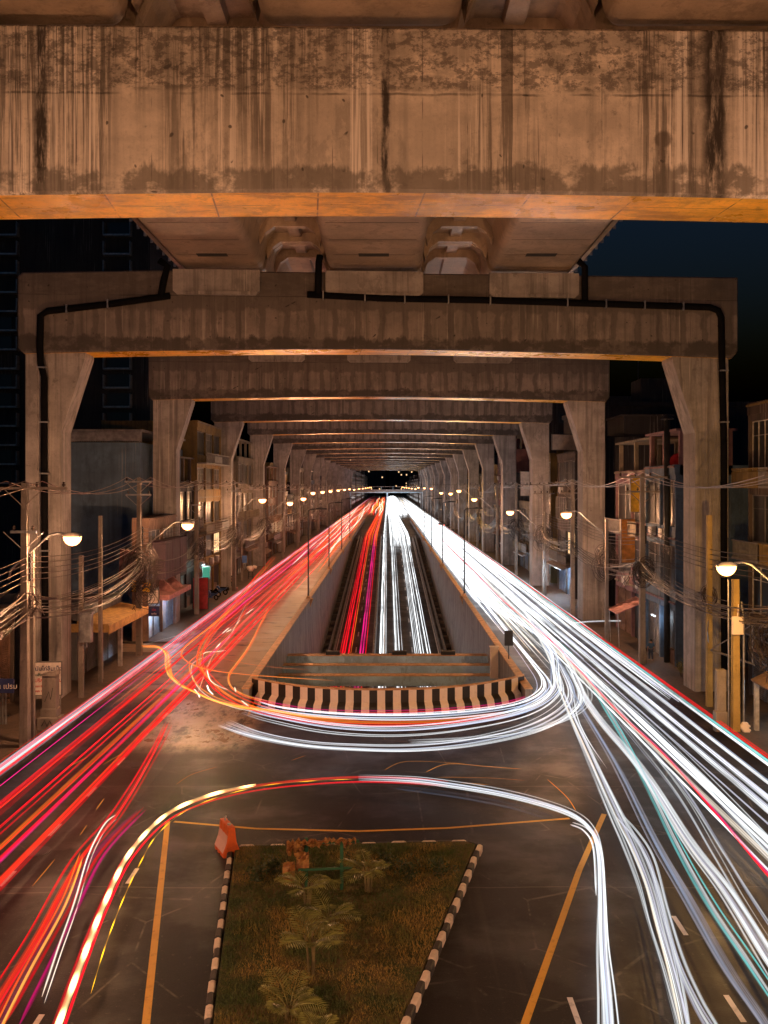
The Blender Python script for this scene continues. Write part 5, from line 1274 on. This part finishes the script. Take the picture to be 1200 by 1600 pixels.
# frontage road with departing traffic
for i in range(60):
    x = tr_.uniform(-16.1,-8.9); col = tr_.choice((RED,RED,RED,RED2,RED2,RED,MAG,RED,ORA)); ya = 9 if tr_.random() < .58 else tr_.uniform(38,110); yb = tr_.uniform(300,900)
    if x > -11.2: ya = max(ya, tr_.uniform(95,200))
    w = tr_.choice((.025,.03,.045,.06,.09,.13)); z = tr_.uniform(.55,1.05)
    trail(straight(x,ya,yb,z,.22), w, col, tr_.uniform(.7,1.9)*(.6 if w > .1 else 1.15), '%s tail lamp streak running straight along the departing road, %s' % (CN[col], 'kerb lane' if x < -13.6 else 'middle lane' if x < -11.2 else 'lane beside the underpass'), '%s streaks, straight, departing traffic' % CN[col])
for i in range(60):
    x = tr_.uniform(-16.0,-8.9); ya = tr_.uniform(90,420); col = tr_.choice((ORA,AMB,RED2,WAR,WAR,RED))
    trail(straight(x,ya,ya+tr_.uniform(60,260),tr_.uniform(.6,1.6),.5), .14, col, 1.7, '%s streak far down the road of departing traffic' % CN[col], '%s streaks far down the departing road' % CN[col], far=True)
for x,w,col,s_ in ((-16.15,.17,LAV,.75),(-15.95,.09,WHI,1.1),(-15.75,.12,BLU,.6)):
    trail(straight(x,8,800,.75,.03), w, col, s_, '%s streak hugging the kerb of the departing road' % CN[col], 'pale streaks along the kerb')
# underpass
def under(x, ya=58, yb=900, z=.7):
    pts = []; y = ya
    while y < yb: pts.append(Vector((x*(1 if y < 210 else max(.75,1-(y-210)/800)), y, fz(y)+z))); y += max(3, y*.04)
    return pts
for x,col,w in ((-5.0,RED,.12),(-4.75,RED,.10),(-4.3,RED,.11),(-4.05,ORA,.05),(-3.0,MAG,.13),(-2.7,MAG,.10),(-2.4,RED,.06),(-5.25,RED,.05)):
    trail(under(x), w, col, 1.5, '%s tail lamp streak in the underpass' % CN[col], '%s streaks in the underpass' % CN[col])
for x,w,s_ in ((-.75,.13,3.0),(-.45,.08,2.4),(-.15,.04,1.5),(.95,.10,2.6),(1.35,.07,2.2),(1.7,.03,1.5),(3.1,.07,2.4),(3.3,.05,2.),(3.75,.10,2.8),(4.05,.07,2.5),(4.5,.09,2.5),(4.8,.06,2.2),(3.5,.04,1.6),(1.1,.05,1.7)):
    trail(under(x), w, WHI, s_, 'white headlamp streak climbing out of the underpass', 'white streaks in the underpass')
for i in range(16):
    x = tr_.uniform(-.8,5.2); trail(under(x,190,tr_.uniform(500,900),.8), .16, WHI, 3.0, 'white headlamp streak at the far mouth of the underpass', 'white streaks beyond the underpass', far=True)
for i in range(10):
    x = tr_.uniform(-5.2,-2.2); trail(under(x,190,800,.8), .14, tr_.choice((RED,ORA)), 1.6, 'red tail lamp streak beyond the far mouth of the underpass', 'red streaks beyond the underpass', far=True)
for i in range(34):
    x = tr_.uniform(-.5,9.0); trail(straight(x*.9,330+tr_.uniform(0,60),tr_.uniform(700,1000),.9,.4), .32, WHI, 5.0, 'dazzling white streak where all oncoming lanes merge in the distance', 'white streaks merging in the distance', far=True)
for i in range(22):
    x = tr_.uniform(-10,-2.5); trail(straight(x*.9,330+tr_.uniform(0,80),tr_.uniform(600,900),.9,.5), .26, tr_.choice((RED,ORA,WAR,AMB)), 2.4, 'red and amber streak where all departing lanes merge in the distance', 'departing streaks merging in the distance', far=True)
# frontage road with oncoming traffic
for i in range(30):
    x = 9.5+7.0*(i+tr_.random())/30; w = tr_.choice((.05,.07,.10,.13,.16)); far = x < 11.6
    ya = tr_.uniform(56,70) if far else (8 if tr_.random() < .66 else tr_.uniform(45,70)); s_ = tr_.uniform(.8,2.2)
    trail(straight(x,ya,tr_.uniform(500,900),tr_.uniform(.5,.95),.10), w, tr_.choice((WHI,WHI,WHI,WAR,LAV)), s_, 'white headlamp streak running straight along the oncoming road, %s' % ('kerb lane' if x > 14.4 else 'middle lane' if x > 11.6 else 'lane beside the underpass'), 'white streaks, straight, oncoming traffic')
for i in range(40):
    x = 9.0+7.4*(i+tr_.random())/40; ya = tr_.uniform(66,120)
    trail(straight(x,ya,tr_.uniform(300,900),tr_.uniform(.6,.9),.16), tr_.uniform(.09,.16), WHI, 2.6, 'bright white headlamp streak packed among others in the distance of the oncoming road', 'packed white streaks, oncoming traffic', far=True)
for x,col,w,s_ in ((16.62,RED,.07,1.6),(16.5,RED,.05,1.4),(16.3,TEA,.09,1.1),(16.1,WHI,.10,1.6),(15.2,BLU,.08,.8)):
    trail(straight(x,8,300,.7,.02), w, col, s_, '%s streak nearest the kerb of the oncoming road' % CN[col] if False else '%s streak close to the kerb of the oncoming road' % CN[col], '%s streaks at the oncoming kerb' % CN[col])

def traced(px, z, cols, w, st, k, spread, label, group, mat=None, join=None, jz=.12):
    base_ = [P(u,v,z) for u,v in px]
    if join: base_ = [Vector((join,y,z)) for y in (300,230,180,140,110,90)]+base_
    for i in range(k):
        off = (i-(k-1)/2)/max(k-1,1)*spread+tr_.uniform(-.04,.04)*(spread > 0); col = cols[i%len(cols)]; pts = []
        for j, p in enumerate(base_):
            t = base_[min(j+1,len(base_)-1)]-base_[max(j-1,0)]; t.normalize(); s_ = Vector((t.y,-t.x,0)); fade = .65+.35*math.sin(j*.7+i)
            pts.append(p+s_*off*fade)
        dz = tr_.uniform(-jz,jz)
        for p in pts: p.z += dz
        trail(spline(pts,7), w*tr_.uniform(.4,1.1), col, st*tr_.uniform(.75,1.3), label % CN[col] if '%s' in label else label, group, mat=mat)
traced([(800,930),(850,1010),(880,1090),(915,1170),(960,1270),(985,1320),(1010,1380),(1030,1450),(1050,1520),(1068,1600),(1080,1680)],.65,[WHI,WHI,LAV,WHI,WAR],.075,.95,7,.62,'white streak bending through the middle of the junction toward the bottom edge','white streaks bending to the bottom edge',join=9.6)
traced([(960,1268),(992,1305),(1015,1345),(1035,1420),(1060,1500),(1088,1560),(1112,1600),(1150,1660)],.65,[WHI,LAV],.07,.7,4,.3,'white streak that splits off beside the dashes near the bottom edge','white streaks splitting off at the bottom')
traced([(850,1000),(900,1090),(960,1190),(1020,1310),(1070,1400),(1130,1510),(1190,1600),(1240,1680)],.65,[LAV,BLU,LAV],.10,.45,3,.35,'broad pale blue streak crossing the lanes diagonally','pale blue diagonal streaks',join=10.4)
traced([(865,1000),(920,1100),(1000,1200),(1070,1310),(1130,1390),(1200,1500),(1260,1590)],.65,[WHI,WHI,WAR,LAV],.08,1.0,6,.55,'white streak crossing the lanes diagonally to the picture edge','white diagonal streaks',join=10.8)
traced([(880,1010),(950,1110),(1010,1220),(1060,1320),(1110,1410),(1170,1500),(1230,1590)],.7,[TEA,WHI,TEA],.07,.9,3,.18,'%s streak crossing the lanes diagonally','turquoise and white diagonal streaks',join=11.0)
traced([(900,1030),(980,1130),(1060,1230),(1120,1330),(1160,1400),(1230,1510)],.65,[WHI,LAV,WHI],.05,.7,5,.7,'thin white streak fanning out over the oncoming lanes','thin white fanning streaks',join=11.4)
traced([(860,1000),(960,1105),(1040,1180),(1120,1270),(1200,1365),(1260,1430)],.95,[RED,RED,MAG],.045,1.3,3,.12,'%s streak slanting between the white lanes of oncoming traffic','red streaks among the white lanes',join=11.6)
traced([(930,1060),(1000,1120),(1090,1210),(1200,1330),(1300,1440)],.65,[WHI,WHI,LAV],.06,1.0,6,1.3,'white streak slanting to the side edge of the picture','white streaks to the side edge',join=12.2)
traced([(868,1030),(905,1130),(946,1198)],.65,[WHI],.05,1.1,3,.3,'short white streak ending in the middle of the junction','short white streaks in the junction',join=10.0)
# turning lanes round the striped wall
ring = [([(735,915),(790,985),(830,1035),(851,1065),(845,1086),(805,1104),(720,1116),(620,1121),(520,1118),(440,1109),(405,1100)],8,1.0,1.9),
 ([(850,1000),(868,1055),(862,1085),(815,1113),(720,1133),(620,1142),(520,1138),(430,1122),(385,1110)],8,1.3,1.5),
 ([(875,1040),(893,1080),(882,1108),(830,1138),(740,1160),(640,1170),(540,1168),(470,1162),(400,1148),(350,1130)],7,1.1,1.3),
 ([(895,1040),(915,1078),(908,1105),(870,1128),(800,1146),(720,1156),(640,1160)],4,.6,1.2)]
for q,(px,k,spd,st) in enumerate(ring):
    traced(px,.65,[WHI,WHI,BLU,WHI,LAV],.07,st,k,spd,'%s streak curling round the striped wall, '.replace('%s','%s')+['innermost','second','third','outermost'][q]+' band','streaks curling round the wall, band %d' % (q+1),join=(9.2 if q == 0 else 10.2 if q == 1 else None))
traced([(835,1085),(780,1100),(700,1108),(600,1112),(500,1110),(430,1100),(395,1090)],.5,[MAG,RED],.06,1.3,3,.2,'%s streak lying against the foot of the striped wall','red streaks at the foot of the striped wall')
traced([(790,1115),(700,1127),(600,1131),(500,1127),(420,1113),(360,1090),(325,1060),(312,1030),(330,990),(380,930),(430,870)],.8,[RED,RED2,ORA,AMB],.07,1.4,7,1.0,'%s streak turning from the striped wall up the departing road','red streaks turning up the departing road')
def z6(l): return [(230+x/6,940+y/6) for x,y in l]
traced([(212,1010)]+z6([(0,425),(100,430),(180,490),(195,600),(230,700),(330,790),(450,850),(620,930),(800,980),(1000,1015),(1200,1030)])+[(480,1120),(560,1126)],.8,[ORA,AMB,RED2],.08,1.9,5,.34,'%s streak swinging out of the alley and round the striped wall','orange streaks out of the alley')
traced(z6([(1750,740),(1200,705),(900,680),(650,650),(450,600),(340,530),(325,470),(400,380),(560,260),(700,140),(850,0)]),1.9,[ORA,AMB],.04,1.8,2,.06,'%s streak looping high in front of the end of the parapet','thin orange loops by the parapet',jz=.02)
traced(z6([(1550,640),(1200,615),(900,575),(720,530),(650,480),(720,340),(850,200),(960,0)]),2.2,[ORA],.035,1.8,1,0,'single orange loop reaching farthest over the underpass','orange loop over the underpass',jz=.02)
traced(z6([(1170,10),(1050,250),(950,440),(840,590),(770,690),(780,790),(870,860),(1000,910),(1200,950)]),.8,[ORA,RED2,AMB],.05,1.6,3,.12,'%s streak hooking tightly round the end of the striped wall','orange hooks round the wall end')
traced(z6([(640,480),(540,500),(420,560),(405,660),(470,790),(600,890),(800,970),(1000,1010)]),.8,[WAR,AMB],.04,1.6,2,.12,'%s wavy streak in the turning lanes','warm wavy streaks')
traced(z6([(950,0),(800,300),(640,480),(560,640),(470,880)]),.8,[RED2,ORA,WAR],.05,1.2,3,.3,'%s streak cutting across the turning lanes','streaks cutting across the turning lanes')
for a in ([(560,640),(590,740),(680,800),(760,830)],[(740,455),(650,465),(560,470),(520,490)],[(560,780),(580,830),(620,870)],[(440,800),(480,850),(490,880)],[(820,800),(830,850)],[(880,920),(950,975)],[(840,200),(870,160)],[(700,310),(770,250)],[(920,120),(1000,60)],[(640,440),(690,380)],[(740,300),(790,270)]):
    traced(z6(a),.9,[WAR],.06,3.2,1,0,'short bright dash of warm light in the turning lanes','short warm dashes in the turning lanes')
for a in ([(455,1188),(478,1180)] ,[(160,1192),(195,1172)],[(175,1190),(197,1178)],[(97,1185),(115,1178)],[(108,1193),(137,1179)],[(50,1388),(86,1345)],[(125,1300),(136,1284)],[(150,1265),(163,1247)],[(600,1200),(625,1188),(660,1186),(730,1190)],[(665,1203),(700,1190),(760,1194),(815,1198)],[(680,1213),(760,1214),(820,1218)],[(275,1228),(300,1212),(340,1200)],[(855,1213),(885,1240),(900,1262)],[(720,1225),(765,1228)]):
    traced(a,.5,[AMB,WAR],.022,1.1,1,0,'faint amber squiggle of light over the middle of the junction','faint amber squiggles in the junction')
# U-turn round the island
ua = [(60,1690),(95,1600),(130,1505),(165,1415),(205,1335),(262,1276),(330,1246),(400,1230),(480,1221),(560,1217),(640,1219),(700,1224)]
traced(ua,.75,[RED,RED2,RED],.085,1.3,4,.26,'%s streak of the U-turn round the island','red streaks of the U-turn')
traced([(60,1690),(95,1600),(130,1505),(165,1415),(205,1335),(262,1276),(330,1246),(400,1230)],.82,[(1,.62,.25)],.075,4.5,2,.08,'blinking amber beads of a turn signal on the U-turn','blinking beads of the U-turn',mat=TB)
traced([(148,1530),(165,1475),(185,1415),(205,1370),(225,1330),(245,1298),(290,1262),(350,1238),(420,1222),(500,1215)],.3,[(1,.62,.02)],.022,2.0,1,0,'dotted thin yellow streak just inside the U-turn','dotted yellow streak',mat=TB) if False else None
CN[(1,.62,.02)] = 'yellow'
traced([(142,1545),(165,1470),(192,1400),(218,1345),(245,1300),(290,1262),(350,1238),(420,1222),(500,1215),(560,1213)],.3,[(1,.62,.02)],.025,2.2,1,0,'dotted thin yellow streak beside the red U-turn','dotted yellow streak',mat=TB)
ub = [(560,1217),(640,1220),(700,1227),(780,1240),(850,1257),(900,1276),(926,1300),(937,1335),(940,1400),(941,1480),(947,1560),(952,1640),(958,1720)]
traced(ub,.65,[WHI,WHI,LAV,WHI,BLU],.06,1.25,7,.42,'white headlamp streak of the U-turn round the island','white streaks of the U-turn')
traced([(893,1288),(915,1298),(930,1325),(934,1400)],.65,[WHI],.05,1.8,2,.1,'short white streak joining the U-turn at its corner','short white streaks at the U-turn corner')
traced([(620,1226),(720,1240),(800,1256),(860,1275)],.65,[BLU],.12,.10,2,.5,'broad faint blue glow streak inside the U-turn','faint blue streaks inside the U-turn')
# bundle that bends to the bottom corner
traced([(-60,1660),(0,1560),(62,1460),(125,1345),(185,1270),(235,1185),(262,1130)],.75,[RED,RED2,RED],.10,1.1,4,.5,'%s streak bending from the departing road to the bottom corner','red streaks to the bottom corner')
traced([(-20,1640),(40,1520),(100,1410),(128,1335)],.8,[ORA,AMB],.05,1.8,2,.10,'%s bright streak fading in among the red ones at the bottom corner','bright orange streaks at the bottom corner')
traced([(68,1560),(95,1480),(120,1410),(142,1335),(165,1290),(182,1275)],.8,[WAR],.035,1.8,2,.05,'thin warm white streak arching over the departing lanes','thin warm arch')
traced([(10,1600),(60,1510),(110,1420),(160,1330),(225,1262)],.75,[MAG,RED],.10,.5,3,.5,'faint %s streak between the bright ones at the bottom corner','faint red streaks at the bottom corner')
# headlamp of a scooter leaving the shop fronts
traced([(892,974),(920,971),(955,970),(990,970)],.8,[WHI],.05,3.0,2,.06,'white streak crossing the pavement to the shop by the tilted awning','white streaks across the pavement')
traced([(222,1006),(250,998),(300,985)],.8,[WAR],.03,1.2,1,0,'warm streak crossing the pavement before the blue shutters','warm streak across the pavement')

me = bpy.data.meshes.new('distant_light_trails'); me.from_pydata(FAR['v'],[],FAR['f']); l = me.uv_layers.new(name='UVMap')
for i, q in enumerate(FAR['uv']): l.data[i].uv = q
ca = me.color_attributes.new('glow','FLOAT_COLOR','POINT')
for i, c in enumerate(FAR['c']): ca.data[i].color = c
me.materials.append(trail_material_far()); o = bpy.data.objects.new('distant_light_trails', me); COL.objects.link(o)
tag(o, 'mass of merging red, amber and white light streaks far down the road', 'light streaks', kind='stuff')
